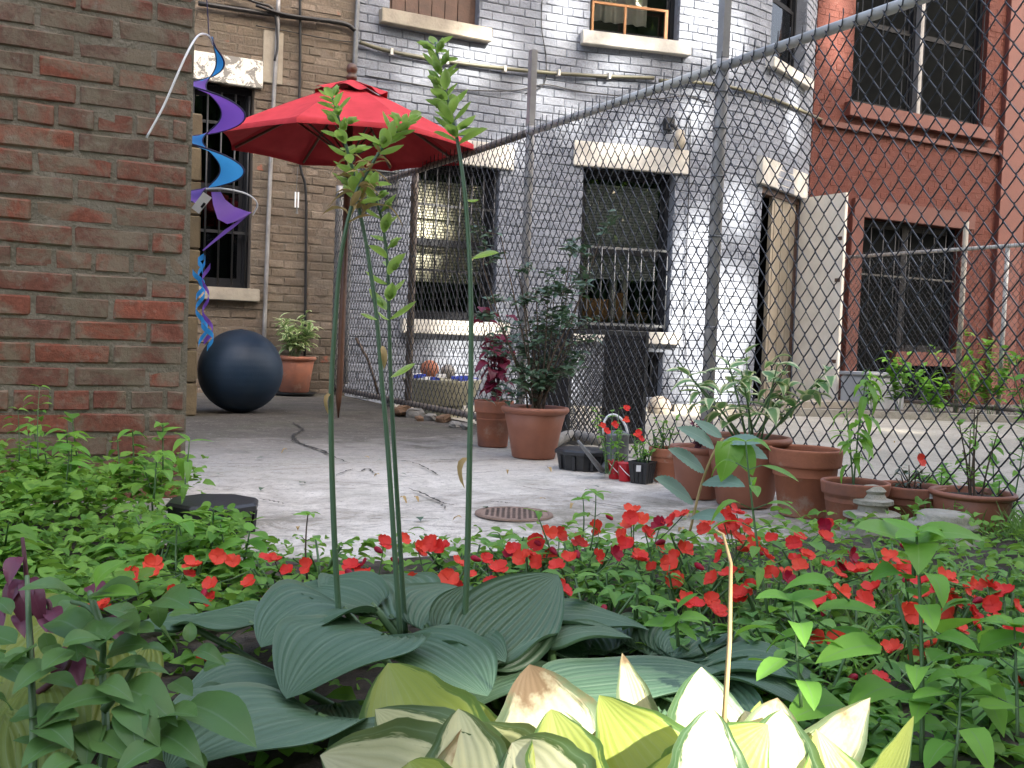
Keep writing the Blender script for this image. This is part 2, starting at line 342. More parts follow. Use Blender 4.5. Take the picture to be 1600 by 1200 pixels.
def blade(mb, P0, Pc, P1, width, upv=V((0, 0, 1)), cup=.2, veins=0, vamp=.003, wave=0, nu=14, nv=8, prof='hosta', ph=0, roll=0, serr=0, rag=0):
    a, b = PROF[prof]; um = a/(a+b); mx = um**a*(1-um)**b; rows = []; uvs = []
    P0, Pc, P1 = V(P0), V(Pc), V(P1)
    for i in range(nu+1):
        u = i/nu; uu = min(max(u, .0), 1.); C = bez(P0, Pc, P1, u)
        t = ((Pc-P0)*(2*(1-u)) + (P1-Pc)*(2*u)); t = t.normalized() if t.length > 1e-9 else V((0, 1, 0))
        sd = t.cross(upv); sd = sd.normalized() if sd.length > 1e-6 else V((1, 0, 0)); N = sd.cross(t)
        if roll: sd, N = sd*math.cos(roll)+N*math.sin(roll), N*math.cos(roll)-sd*math.sin(roll)
        p = (uu**a)*((1-uu)**b)/mx; w = width*.5*p*(1+(rag*(math.sin(u*17+ph*3)+.7*math.sin(u*31+ph*7)) if rag else 0)); row = []; uvr = []
        for j in range(nv+1):
            v = -1+2*j/nv; h = cup*w*abs(v)**1.4
            if veins: h -= vamp*abs(math.cos(v*veins*math.pi/2))*min(1, p*1.2)*(1-.6*u)
            h += wave*width*abs(v)**2*math.sin(u*8.5+ph+(1.7 if v > 0 else 0))*p
            ww = w*v*(1-.25*cup*abs(v))
            if serr and i % 2 and abs(v) > .99: ww *= 1-serr
            row.append(C+sd*ww+N*h); uvr.append((u*.995, j/nv))
        rows.append(row); uvs.append(uvr)
    mb.grid(rows, uvs); return mb
def unit_leaf(name, mat, width=.5, prof='ovate', bend=.12, cup=.3, nu=5, nv=4, wave=0., serr=0, seed=0, stalk=0):
    mb = MB(); blade(mb, (0, 0, 0), (0, .5, bend), (0, 1, -bend*1.2), width, cup=cup, nu=nu, nv=nv, prof=prof, wave=wave, ph=seed*2.1, serr=serr)
    if stalk: mb.tube([(0, -stalk, -.02), (0, .03, 0)], .012, 3, False)
    return mb.mesh(name, mat, True)
def leaf_mats(name, mat, n=3, **k):
    b = k.pop('bend', .12); return [unit_leaf(name, mat, seed=i, bend=b*(.4+.8*i), **k) for i in range(n)]
def lmx(pos, d, upv, L, wid=1.0):
    d = V(d).normalized(); s_ = d.cross(V(upv)); s_ = s_.normalized() if s_.length > 1e-5 else d.orthogonal().normalized(); n = s_.cross(d)
    return M(((s_.x*L*wid, d.x*L, n.x*L, pos[0]), (s_.y*L*wid, d.y*L, n.y*L, pos[1]), (s_.z*L*wid, d.z*L, n.z*L, pos[2]), (0, 0, 0, 1)))
def join_inst(parent, name, items, kind='stuff'):     # items: (mesh, matrix)
    mb = MB(); cache = {}
    for ii, (me, mx) in enumerate(items):
        if me.name not in cache:
            uvl = me.uv_layers[0].data; uvv = [(0, 0)]*len(me.vertices)
            for l in me.loops: uvv[l.vertex_index] = tuple(uvl[l.index].uv)
            cache[me.name] = ([v.co.copy() for v in me.vertices], [tuple(p.vertices) for p in me.polygons], uvv)
        vs, fs, uv = cache[me.name]; k_ = (ii*7) % 97; mb.add([mx @ v for v in vs], fs, [(a+k_, b) for a, b in uv])
    o = mb.build(name, items[0][0].materials[0].name, parent, True, kind); return o
def ru(a, b): return random.uniform(a, b)
def rdir(el0=-.3, el1=.6):
    th = ru(0, 2*math.pi); e = ru(el0, el1); return V((math.cos(th)*math.cos(e), math.sin(th)*math.cos(e), math.sin(e)))
# ================================================================== ground
def sheet(name, mat, x0, x1, y0, y1, z, n=(2, 2), bumpz=0, f=None, kind='structure'):
    mb = MB(); rows = []
    for i in range(n[0]+1):
        row = []
        for j in range(n[1]+1):
            x = x0+(x1-x0)*i/n[0]; y = y0+(y1-y0)*j/n[1]; row.append((x, y, z+(f(x, y) if f else 0)))
        rows.append(row)
    mb.grid(rows); o = mb.build(name, mat, None, True, kind); return o
sheet('ground', 'ground_far', -60, 70, -60, 70, -.16, (4, 4))
def h2(x, y): return .5*math.sin(x*3.1+1.3*math.sin(y*2.3))*math.cos(y*2.7+x)+.3*math.sin(x*7.7+y*5.1)+.2*math.sin(y*11-x*9)
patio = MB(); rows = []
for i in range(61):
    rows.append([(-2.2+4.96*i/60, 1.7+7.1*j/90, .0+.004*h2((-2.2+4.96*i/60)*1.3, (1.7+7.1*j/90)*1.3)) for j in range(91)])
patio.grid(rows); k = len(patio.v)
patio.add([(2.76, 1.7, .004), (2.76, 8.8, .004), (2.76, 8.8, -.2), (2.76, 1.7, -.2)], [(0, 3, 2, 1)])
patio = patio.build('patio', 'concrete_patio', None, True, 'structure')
def crack(pts, w, seed):
    random.seed(seed); P = spline(pts, 9); l, r = [], []
    for i, p in enumerate(P):
        t = (P[min(i+1, len(P)-1)]-P[max(i-1, 0)]).normalized(); n = V((-t.y, t.x, 0)); e = min(1, 4*i/len(P), 4*(len(P)-1-i)/len(P))+.08
        p = p+n*ru(-.006, .006); ww = .75*w*e*ru(.25, 1.3); z = .0075
        l.append(V((p.x, p.y, z))+n*ww); r.append(V((p.x, p.y, z))-n*ww)
    mb = MB(); mb.grid([l, r]); mb.build('crack', 'crack_dirt', patio)
def gp(*pp): return [G(*p) for p in pp]
crack(gp((405, 660), (450, 660), (472, 672), (458, 682), (470, 695), (500, 705), (520, 715), (548, 727)), .011, 1)
crack(gp((470, 684), (455, 690), (472, 696)), .004, 11)
crack(gp((600, 724), (640, 722), (690, 721), (745, 718)), .006, 2)
crack(gp((640, 723), (662, 732), (688, 747)), .005, 3)
crack(gp((628, 763), (655, 772), (680, 784), (700, 791), (718, 791)), .007, 4)
crack(gp((688, 791), (698, 799)), .004, 5)
crack(gp((560, 740), (575, 735), (590, 747)), .005, 6)
crack(gp((760, 786), (785, 788), (800, 790)), .007, 7)
crack(gp((520, 748), (540, 738), (556, 735)), .004, 8)
crack(gp((300, 728), (360, 727), (420, 727)), .003, 9)
crack(gp((400, 782), (425, 786), (447, 791)), .005, 10)
crack(gp((690, 746), (760, 740), (860, 735)), .003, 12)
crack(gp((880, 772), (940, 790), (1010, 800)), .004, 13)
crack(gp((800, 760), (850, 768), (900, 770)), .004, 14)
crack(gp((560, 815), (620, 813), (700, 815)), .004, 15)
sheet('neighbour_yard', 'concrete_neighbour', 2.79, 9.15, .2, 9.6, -.1, (30, 30), f=lambda x, y: .006*h2(x, y))
sheet('side_yard', 'ground_far', 9.16, 16, 0, 9.6, -.11, (10, 10), f=lambda x, y: .01*h2(x*2, y*2))
def bedline(x): return 2.42-.28*max(0, x-.4)*.45 + (.0 if x > .45 else min(1.0, (.45-x)*6)*.88)
mb = MB(); rows = []
for i in range(81):
    x = -2.4+5.1*i/80; y1 = bedline(x)+.03*math.sin(x*13)+.02*math.sin(x*29); row = []
    for j in range(41):
        y = -1.2+(y1+1.2)*j/40; e = max(0, min(1, (y1-y)/.18)); row.append((x, y, -.02+.055*e**.6+.012*h2(x*4, y*4)*e+(.006*h2(x*23, y*19))*e))
    rows.append(row)
mb.grid(rows).build('garden_soil', 'garden_soil', None, True, 'structure')
random.seed(5)
# low concrete edging in the neighbour's yard and dark bed behind it
A, B = V((5.9, 7.95, 0)), V((9.12, 6.5, 0)); d = (B-A).normalized(); n = V((-d.y, d.x, 0))
mb = MB(); mb.obox(A, d, n, 0, (B-A).length, 0, .09, -.12, -.03); o = mb.build('kerb', 'concrete_neighbour', None, False, 'structure')
mb = MB(); mb.grid([[A+n*.1+d*(3.4*i/20)+V((0, 0, -.075+.01*h2(i, 3))), A+n*.5+d*(3.4*i/20)+V((0, 0, -.06+.015*h2(i, 1))), A+n*1.15+d*(3.4*i/20)+V((0, 0, -.07))] for i in range(21)])
mb.build('planting_strip', 'garden_soil', None, True, 'structure')

# ================================================================== brickwork
def brick_mesh(name, L, D, H, mat, seed, ch=.005, jit=.0016):
    random.seed(seed); bm = bmesh.new(); bmesh.ops.create_cube(bm, size=1)
    for v in bm.verts: v.co = V((v.co.x*L, v.co.y*D, v.co.z*H))
    bmesh.ops.bevel(bm, geom=bm.edges[:]+bm.verts[:], offset=ch, segments=1, affect='EDGES')
    for v in bm.verts: v.co += V((ru(-jit, jit)*1.5, ru(-jit, jit)*1.3, ru(-jit, jit)))
    bm.verts.ensure_lookup_table(); me = bpy.data.meshes.new(name); bm.to_mesh(me); bm.free()
    me.uv_layers.new(name='UVMap'); me.materials.append(MATS[mat]); return me
def flat(P0):
    P0 = V(P0)
    return lambda s: (P0+V((s, 0, 0)), V((1, 0, 0)), V((0, 1, 0)))
def brick_wall(parent, cv, slen, z0, z1, course, blen, joint, ops, mat, mort, nobj=300, depth=.06, hdr=0, seed=1, vis=None, s_start=0.0, mdep=.012, ch=.005, jit=.0016, ragged=0, holes_only=None, rdep=.2):
    random.seed(seed); H = course-joint; L = blen-joint
    mes = [brick_mesh('brick', L, depth, H, mat, seed*10+i, ch, jit) for i in range(6)]
    random.seed(seed); items = []; row = 0; z = z0
    while z < z1-1e-6:
        ish = hdr and row % hdr == hdr-1; bl = blen*.5 if ish else blen
        s = s_start-((row % 2)*blen*.5 if not ish else blen*.25)
        segs = []
        while s < slen:
            a, b = max(s, s_start)+joint*.5, min(s+bl*ru(.985, 1.015), slen)-joint*.5; s += bl
            if b-a > .02: segs.append((a, b))
        for a, b in segs:
            if ragged and b > slen-joint: b -= ragged*random.random()**2
            parts = [(a, b, z, z+H)]
            for (o0, o1, za, zb) in ops:
                new = []
                for (a1, b1, c1, d1) in parts:
                    if b1 <= o0 or a1 >= o1 or d1 <= za or c1 >= zb: new.append((a1, b1, c1, d1)); continue
                    if a1 < o0-.015: new.append((a1, o0, c1, d1))
                    if b1 > o1+.015: new.append((o1, b1, c1, d1))
                    if c1 < za-.012: new.append((max(a1, o0), min(b1, o1), c1, za))
                    if d1 > zb+.012: new.append((max(a1, o0), min(b1, o1), zb, d1))
                parts = new
            for (a1, b1, c1, d1) in parts:
                if b1-a1 < .015: continue
                p, t, n = cv((a1+b1)*.5); q = p+n*(depth*.5+ru(-.0025, .0025)); q = V((q.x, q.y, (c1+d1)*.5))
                sx, sz = (b1-a1)/L, (d1-c1)/H; e = ru(-.006, .006)
                mx = M(((t.x*sx, n.x, 0, q.x), (t.y*sx, n.y, 0, q.y), (e, 0, sz, q.z), (0, 0, 0, 1)))
                x, y, zz = PX(q-n*depth*.5); size = -1
                if -30 < x < 1630 and -30 < y < 1230 and zz > 0: size = (b1-a1)*(d1-c1)/zz**2*(1 if (vis is None or vis(x, y)) else .02)
                items.append((size, random.choice(mes), mx))
        z += course; row += 1
    items.sort(key=lambda i: -i[0])
    for sz, me, mx in items[:nobj]:
        if sz > 0: place(me, 'brick', mx, parent)
    rest = [(me, mx) for k, (sz, me, mx) in enumerate(items) if k >= nobj or sz <= 0]
    if rest: o = join_inst(parent, 'brickwork', rest); o.data.polygons.foreach_set('use_smooth', [False]*len(o.data.polygons))
    # mortar bed behind the brick faces, with the openings left out and their reveals
    mb = MB(); ss = {s_start, slen}; zs = {z0, z1}
    k = s_start
    while k < slen: ss.add(round(k, 3)); k += .22
    for o in ops: ss |= {o[0], o[1]}; zs |= {o[2], o[3]}
    ss = sorted(x for x in ss if s_start <= x <= slen); zs = sorted(x for x in zs if z0 <= x <= z1)
    def pt(s_, z_, dep): p, t, n = cv(s_); q = p+n*dep; return V((q.x, q.y, z_))
    for a, b in zip(ss, ss[1:]):
        for c, d_ in zip(zs, zs[1:]):
            if any(o[0] <= (a+b)/2 <= o[1] and o[2] <= (c+d_)/2 <= o[3] for o in ops): continue
            mb.add([pt(a, c, mdep), pt(b, c, mdep), pt(b, d_, mdep), pt(a, d_, mdep)], [(0, 1, 2, 3)])
    for (a, b, c, d_) in ops:
        for (q0, q1) in (((a, c), (a, d_)), ((a, d_), (b, d_)), ((b, d_), (b, c)), ((b, c), (a, c))):
            mb.add([pt(*q0, mdep), pt(*q1, mdep), pt(*q1, rdep), pt(*q0, rdep)], [(0, 1, 2, 3)])
    mb.build('mortar', mort, parent)

# ------------------------------------------------------------------ near brick wing at the left
wing = T('brick_wing', 'weathered red brick wall end with mortar smears at the left edge', 'wall', (-.5, 3.36, 0))
WX0 = -2.6
brick_wall(wing, flat((WX0, 3.36, 0)), 3.185, -.07, 3.3, .0705, .219, .0105, [], 'brick_old', 'mortar_old', 300, depth=.09, hdr=6, seed=3, mdep=.0035, ch=.0055, jit=.0026, ragged=.02)
MB().box((WX0, 3.376, -.1), (.572, 3.66, 3.3)).build('wall_core', 'mortar_old', wing)

# ------------------------------------------------------------------ ochre block pier behind it
pier = T('block_pier', 'ochre concrete block pier beside the dark window, behind the brick wall end', 'pier', (1.0, 6.62, 0))
for k in range(9):
    me = brick_mesh('block', .36, .36, .197, 'block_ochre', 50+k, .008, .002); place(me, 'block', M.Translation((1.0+ru(-.003, .003), 6.62, .1+k*.204)), pier)

# ------------------------------------------------------------------ window kit
def window(house, P, d, n, w, z0, z1, dep, frame='frame_dark', fw_=.05, sashes=2, glass='glass', inner=None, name='window'):
    win = MB()
    for (a0, a1, b0, b1) in ((0, fw_, z0, z1), (w-fw_, w, z0, z1), (fw_, w-fw_, z0, z0+fw_), (fw_, w-fw_, z1-fw_, z1)):
        win.obox(P, d, n, a0, a1, dep, dep+.07, b0, b1)
    win = win.build(name, frame, house)
    hh = (z1-z0-2*fw_)/sashes
    for k in range(sashes):
        a, b = z0+fw_+k*hh, z0+fw_+(k+1)*hh; dd = dep+.02+.025*k; m = MB(); r = .035
        for (p, q, c, e) in ((fw_, fw_+r, a, b), (w-fw_-r, w-fw_, a, b), (fw_+r, w-fw_-r, a, a+r), (fw_+r, w-fw_-r, b-r, b)): m.obox(P, d, n, p, q, dd, dd+.022, c, e)
        sash = m.build('sash', frame, win); g = MB(); g.obox(P, d, n, fw_+r, w-fw_-r, dd+.009, dd+.013, a+r, b-r); g.build('pane', glass, win)
    room = MB()      # the dark room behind
    a0, a1, b0, b1, c0, c1 = -.35, w+.35, dep+.12, dep+1.3, z0-.25, z1+.3
    q = [V((P.x, P.y, 0))+d*a+n*b+V((0, 0, z)) for z in (c0, c1) for a, b in ((a0, b0), (a1, b0), (a1, b1), (a0, b1))]
    room.add(q, [(0, 1, 2, 3), (4, 7, 6, 5), (1, 2, 6, 5), (2, 3, 7, 6), (3, 0, 4, 7)])
    room.build('room', 'room_dark', win)
    if inner: inner(win, P, d, n, w, z0, z1, dep+.125)
    return win
def blinds(mat, zlo, zhi, pitch=.028, tilt=.5):
    def f(win, P, d, n, w, z0, z1, dep):
        for k in range(int((zhi-zlo)/pitch)):
            z = zlo+k*pitch; q = [V((P.x, P.y, 0))+d*a+n*(dep+b)+V((0, 0, z+c)) for a, b, c in ((.07, 0, 0), (w-.07, 0, 0), (w-.07, .011, .024), (.07, .011, .024))]
            MB().add(q, [(0, 1, 2, 3)]).build('blind_slat', mat, win)
    return f
def curtain(mat, fr=(0, 1), zlo=None):
    def f(win, P, d, n, w, z0, z1, dep):
        rows = []
        for i in range(61):
            a = w*(fr[0]+(fr[1]-fr[0])*i/60); b = dep+.03+.02*math.sin(a*55)+.012*math.sin(a*21+1); p = V((P.x, P.y, 0))+d*a+n*b
            rows.append([p+V((0, 0, zlo or z0)), p+V((0, 0, z1))])
        MB().grid(rows).build('curtain', mat, win, True)
    return f
def bars(win, P, d, n, w, z0, z1, nb, dep, hz=(), mat='dark_metal', r=.008, a0=.03, a1=None):
    a1 = a1 or w-.03
    for k in range(nb):
        a = a0+(a1-a0)*k/(nb-1); p = V((P.x, P.y, 0))+d*a+n*dep; MB().tube([p+V((0, 0, z0)), p+V((0, 0, z1))], r, 6).build('bar', mat, win, True)
    for z in hz:
        p = V((P.x, P.y, z)); MB().obox(p, d, n, a0-.02, a1+.02, dep-.004+.011, dep+.004+.013, z-.012, z+.012).build('cross_bar', mat, win)
def slab(house, name, mat, P, d, n, a0, a1, b0, b1, z0, z1, ch=.006):
    m = MB(); m.obox(P, d, n, a0, a1, b0, b1, z0, z1); o = m.build(name, mat, house)
    bm = bmesh.new(); bm.from_mesh(o.data); bmesh.ops.bevel(bm, geom=bm.edges[:], offset=ch, segments=2, affect='EDGES'); bm.to_mesh(o.data); bm.free(); return o
def pipe(house, name, mat, pts, r, n=7): return MB().tube(spline(pts, 5), r, n).build(name, mat, house, True)

# ------------------------------------------------------------------ tan brick house
X_, Y_ = V((1, 0, 0)), V((0, 1, 0)); TY = 8.75
tan = T('tan_brick_house', 'tan brick house back wall behind the red umbrella', 'house', (1.2, TY, 0))
def tv(x, y): return 300 < x < 560 and y < 620 and not (355 < x < 745 and 190 < y < 262)
brick_wall(tan, flat((-2.8, TY, 0)), 5.68, -.1, 5.2, .0735, .222, .011, [(3.85, 4.82, .88, 2.56)], 'brick_tan', 'mortar_tan', 300, hdr=7, seed=11, vis=tv, mdep=.005, jit=.0034, ch=.005)
P = V((1.05, TY, 0))
w = window(tan, P, X_, Y_, .97, .88, 2.56, .1, inner=curtain('curtain_pale', (.05, .62), 1.9), glass='glass_dark')
bars(w, P, X_, Y_, .97, .9, 2.5, 9, .05, (1.35, 2.25))
slab(tan, 'lintel', 'peeling_paint', P, X_, Y_, -.12, 1.03, -.035, .1, 2.56, 2.79)
slab(tan, 'window_sill', 'stone_sill', P, X_, Y_, -.06, 1.04, -.075, .1, .775, .882)
slab(tan, 'patched_panel', 'stone_sill', V((2.03, TY, 0)), X_, Y_, .05, .22, -.012, .05, 2.62, 3.06)
pipe(tan, 'drain_pipe', 'pipe_grey', [F(435, 0, TY-.04), F(433, 60, TY-.04), F(427, 170, TY-.04), F(420, 330, TY-.04), F(413, 520, TY-.04), F(411, 610, TY-.04)], .018)
pipe(tan, 'cable', 'cable_black', [F(469, -30, TY-.03), F(469, 100, TY-.03), F(467, 190, TY-.03), F(470, 262, TY-.03), F(478, 300, TY-.03), F(478, 420, TY-.03), F(476, 560, TY-.03)], .012)
pipe(tan, 'cable', 'cable_black', [F(330, -25, TY-.05), F(395, 2, TY-.05), F(424, 12, TY-.05), F(432, 35, TY-.05), F(433, 75, TY-.05), F(429, 95, TY-.05)], .011)
pipe(tan, 'conduit', 'cable_black', [F(310, 5, TY-.04), F(400, 19, TY-.04), F(470, 28, TY-.04), F(535, 36, TY-.04), F(556, 48, TY-.04)], .02)
pipe(tan, 'cable', 'cable_black', [F(400, 8, TY-.07), F(442, 22, TY-.07), F(500, 31, TY-.07)], .014)
pipe(tan, 'cable', 'cable_black', [F(400, 40, TY-.02), F(450, 49, TY-.02), F(520, 62, TY-.02), F(556, 66, TY-.02)], .005)
pipe(tan, 'corner_pipe', 'galvanized', [F(561, -30, TY-.04), F(557, 40, TY-.04), F(554, 110, TY-.04), F(548, 300, TY-.04), F(540, 600, TY-.04)], .022)

# ------------------------------------------------------------------ grey painted house with bowed front
cx = [2.88, 3.6, 4.4, 5.2, 5.8, 6.4, 7.0, 7.5, 8.0, 8.5, 8.85]; cy = [8.76, 8.77, 8.76, 8.68, 8.52, 8.43, 8.45, 8.57, 8.8, 9.12, 9.4]
_fx = np.linspace(2.88, 8.85, 400); _fy = np.interp(_fx, cx, cy)
for _ in range(60): _fy[1:-1] = (_fy[:-2]+2*_fy[1:-1]+_fy[2:])/4
_s = np.concatenate([[0], np.cumsum(np.hypot(np.diff(_fx), np.diff(_fy)))]); GL = float(_s[-1])
def gcv(s):
    x = float(np.interp(s, _s, _fx)); y = float(np.interp(s, _s, _fy)); x1 = float(np.interp(s+.03, _s, _fx)); y1 = float(np.interp(s+.03, _s, _fy)); x0 = float(np.interp(s-.03, _s, _fx)); y0 = float(np.interp(s-.03, _s, _fy))
    t = V((x1-x0, y1-y0, 0)).normalized(); return V((x, y, 0)), t, V((-t.y, t.x, 0))
def sx(x): return float(np.interp(x, _fx, _s))
def chord(xa, xb, dep=0):
    a, b = gcv(sx(xa))[0], gcv(sx(xb))[0]; d = (b-a).normalized(); return a, d, V((-d.y, d.x, 0)), (b-a).length
def FC(px, py, off=0):
    Y = 8.75
    for _ in range(60): q = F(px, py, Y); Y = .5*Y+.5*(float(np.interp(q.x, _fx, _fy))-off)
    return F(px, py, Y)
grey = T('grey_brick_house', 'pale grey painted brick house with bowed back wall behind the chain link fence', 'house', (5.5, 8.7, 0))
GOPS = [(3.46, 4.35, .69, 2.14), (5.22, 6.17, .66, 2.25), (7.36, 8.4, -.1, 2.27), (3.2, 4.08, 3.41, 5.0), (5.22, 6.14, 3.54, 5.1), (7.38, 8.25, 3.6, 5.1), (5.5, 6.12, .0, .46)]
brick_wall(grey, gcv, GL, -.12, 5.2, .079, .222, .008, [(sx(a), sx(b), c, e) for a, b, c, e in GOPS], 'brick_grey', 'mortar_grey', 300, hdr=7, seed=21, mdep=.009, jit=.003, ch=.006,
           vis=lambda x, y: 555 < x < 1290 and y < 640)
# ground floor left window
P, d, n, w_ = chord(3.46, 4.35)
w = window(grey, P, d, n, w_, .69, 2.14, .1, inner=blinds('blind_pale', 1.05, 2.02))
bars(w, P, d, n, w_, .71, 2.12, 8, .04, (1.15, 1.75))
slab(grey, 'lintel', 'stone_white', P, d, n, -.1, w_+.13, -.03, .12, 2.14, 2.37); slab(grey, 'window_sill', 'stone_white', P, d, n, -.07, w_+.13, -.075, .12, .56, .69)
# ground floor middle window
P, d, n, w_ = chord(5.22, 6.17)
def things_in_window(win, P, d, n, w, z0, z1, dep):
    blinds('blind_grey', 1.18, z1-.1)(win, P, d, n, w, z0, z1, dep)
    for a, b, c, e, m in ((.1, .42, .68, .98, 'wood_orange'), (.5, .58, .68, 1.05, 'wood_orange'), (.45, .5, .68, 1.3, 'stone_white'), (.58, .61, .68, 1.34, 'stone_white'), (.62, .86, .68, .86, 'wood_brown')):
        MB().obox(P, d, n, a, b, dep+.05, dep+.12, c, e).build('stored_board', m, win)
w = window(grey, P, d, n, w_, .66, 2.25, .12, inner=things_in_window)
bars(w, P, d, n, w_, .68, 1.48, 7, .05, (.72, 1.48), 'galvanized', .006, a0=.1)
slab(grey, 'lintel', 'stone_white', P, d, n, -.12, w_+.12, -.035, .12, 2.25, 2.49); slab(grey, 'window_sill', 'stone_white', P, d, n, -.08, w_+.1, -.075, .12, .54, .66)
# cellar opening
P, d, n, w_ = chord(5.5, 6.12); window(grey, P, d, n, w_, .0, .46, .1, sashes=1, glass='glass_dark')
# upper windows
P, d, n, w_ = chord(3.2, 4.08); wz = 3.41
w = window(grey, P, d, n, w_, wz, 5.0, .1, 'wood_dark', inner=None)
for k in range(6): MB().obox(P, d, n, .05+k*.13, .05+k*.13+.122, .085, .1, wz+.03, 4.95).build('board', 'wood_dark', w)
slab(grey, 'window_sill', 'stone_sill', P, d, n, -.1, w_+.1, -.085, .12, 3.285, 3.41)
P, d, n, w_ = chord(5.22, 6.14)
w = window(grey, P, d, n, w_, 3.54, 5.1, .12, inner=curtain('curtain_pale', (.08, .75), 3.75))
for (a, b, c, e) in ((.04, .062, 3.56, 3.85), (.38, .4, 3.56, 3.85), (w_-.13, w_-.1, 3.56, 3.85), (.04, w_-.1, 3.85, 3.872), (.38, w_-.13, 3.555, 3.575)): MB().obox(P, d, n, a, b, .06, .085, c, e).build('screen_frame', 'wood_orange', w)
slab(grey, 'window_sill', 'stone_white', P, d, n, -.09, w_+.1, -.085, .12, 3.41, 3.54)
P, d, n, w_ = chord(7.38, 8.25)
w = window(grey, P, d, n, w_, 3.6, 5.1, .12, inner=curtain('curtain_pale', (.0, .62)))
slab(grey, 'window_sill', 'stone_white', P, d, n, -.07, w_+.1, -.085, .12, 3.49, 3.6)
# doorway
P, d, n, w_ = chord(7.36, 8.4)
slab(grey, 'lintel', 'stone_white', P, d, n, -.12, w_+.06, -.04, .12, 2.27, 2.56)
fr = MB().obox(P, d, n, 0, .06, .03, .15, -.1, 2.27).obox(P, d, n, .06, w_, .03, .15, 2.2, 2.27).obox(P, d, n, w_-.06, w_, .03, .15, -.1, 2.2).build('door_frame', 'wood_dark', grey)
room = MB(); q = [V((P.x, P.y, 0))+d*a+n*b+V((0, 0, z)) for z in (-.1, 2.5) for a, b in ((-.2, .2), (w_+.2, .2), (w_+.2, 1.6), (-.2, 1.6))]
room.add(q, [(0, 1, 2, 3), (4, 7, 6, 5), (1, 2, 6, 5), (2, 3, 7, 6), (3, 0, 4, 7)]).build('room', 'room_dark', grey)
a, b = FC(1203, 400, -.1), V((8.38, 9.1, 0)); d2 = V((b.x-a.x, b.y-a.y, 0)); L2 = d2.length; d2.normalize(); n2 = V((-d2.y, d2.x, 0))
dr = MB().obox(a, d2, n2, .0, L2, 0, .04, -.08, 2.2).build('inner_door', 'door_cream', grey)
for k in range(3): MB().obox(a, d2, n2, .06+k*L2*.3, .075+k*L2*.3, -.008, .0, -.05, 2.16).build('moulding', 'door_cream', dr)
a, b = V((8.40, 9.06, 0)), V((8.44, 8.40, 0)); d2 = (b-a); L2 = d2.length; d2.normalize(); n2 = V((-d2.y, d2.x, 0))
leaf = slab(grey, 'open_door', 'white_paint', a, d2, n2, 0, L2, -.022, .022, -.06, 2.28, .004)
leaf['label'] = 'white door leaf standing open'
for z in (1.78, 1.32, .42): MB().obox(a, d2, n2, L2-.09, L2-.02, -.03, -.0225, z-.02, z+.02).build('bolt', 'wood_dark', leaf)
for z in (1.78, 1.32, .42): MB().obox(a, d2, n2, L2-.09, L2-.02, .0225, .03, z-.02, z+.02).build('bolt', 'wood_dark', leaf)
# conduit and cables along the facade
pipe(grey, 'conduit', 'conduit_olive', [FC(x, y, .035) for x, y in ((562, 66), (600, 78), (650, 88), (720, 99), (825, 111), (920, 118), (1022, 122))], .019)
pipe(grey, 'conduit', 'conduit_olive', [FC(x, y, .035) for x, y in ((1030, 126), (1080, 128), (1140, 136), (1200, 152), (1250, 172), (1290, 190))], .019)
for x, y in ((611, 81), (698, 96), (788, 108), (872, 114), (951, 119)): p = FC(x, y, .035); MB().box((p.x-.012, p.y-.028, p.z-.028), (p.x+.012, p.y+.03, p.z+.028)).build('clip', 'stone_white', grey)
pipe(grey, 'cable', 'cable_black', [FC(x, y, .02) for x, y in ((570, 118), (640, 130), (700, 139), (800, 142), (850, 132), (900, 142), (960, 149), (1020, 155), (1070, 150), (1110, 160))], .006)
pipe(grey, 'cable', 'cable_black', [FC(x, y, .018) for x, y in ((820, 147), (850, 131), (853, 90), (846, 40), (848, -20))], .005)
pipe(grey, 'cable', 'cable_black', [FC(x, y, .018) for x, y in ((1065, 240), (1078, 180), (1076, 300), (1070, 480), (1072, 560))], .005)
fl = MB(); p = FC(1045, 195, .02); fl.box((p.x-.05, p.y-.03, p.z-.05), (p.x+.05, p.y+.05, p.z+.06)); fl.tube([p+V((0, -.03, 0)), p+V((0, -.1, -.03)), p+V((.02, -.13, -.08))], .02, 8)
fl = fl.build('wall_lamp', 'dark_metal', grey); MB().lathe(p+V((.03, -.15, -.26)), [(.03, 0), (.055, .03), (.06, .1), (.04, .18), (.0, .2)], 14).build('lamp_shade', 'stone_sill', fl, True)
mb = MB()
for k in range(4): mb.obox(V((2.98, 8.7, 0)), X_, Y_, 0, .32, -.03, .0, 1.98-k*.07, 2.01-k*.07)
mb.box((2.97, 8.7, 1.7), (3.31, 8.75, 2.04)); mb.build('vent_louvre', 'galvanized', grey)
slab(grey, 'step', 'stone_sill', V((7.3, 8.0, 0)), X_, Y_, 0, 1.1, 0, .45, -.1, -.0)

# ------------------------------------------------------------------ red painted house
RY = 9.27
red = T('red_brick_house', 'red painted brick house with dark windows at the right edge', 'house', (11, RY, 0))
ROPS = [(9.3-8.7, 11.66-8.7, 3.53, 5.6), (9.56-8.7, 11.38-8.7, -.12, 2.18)]
brick_wall(red, flat((8.7, RY, 0)), 7.0, -.14, 6.2, .076, .222, .007, ROPS, 'brick_painted_red', 'mortar_red', 300, hdr=7, seed=31, mdep=.0025, ch=.003, vis=lambda x, y: x > 1290 and y < 650)
P = V((9.3, RY, 0)); w = window(red, P, X_, Y_, 1.14, 3.53, 5.6, .1, 'frame_dark', glass='insect_screen', inner=None)
P = V((10.5, RY, 0)); w2 = window(red, P, X_, Y_, 1.16, 3.53, 5.6, .1, 'frame_dark', glass='insect_screen', inner=curtain('curtain_pale', (.86, 1), 4.0))
MB().box((10.44, RY+.02, 3.53), (10.5, RY+.17, 5.6)).build('mullion', 'pipe_grey', red)
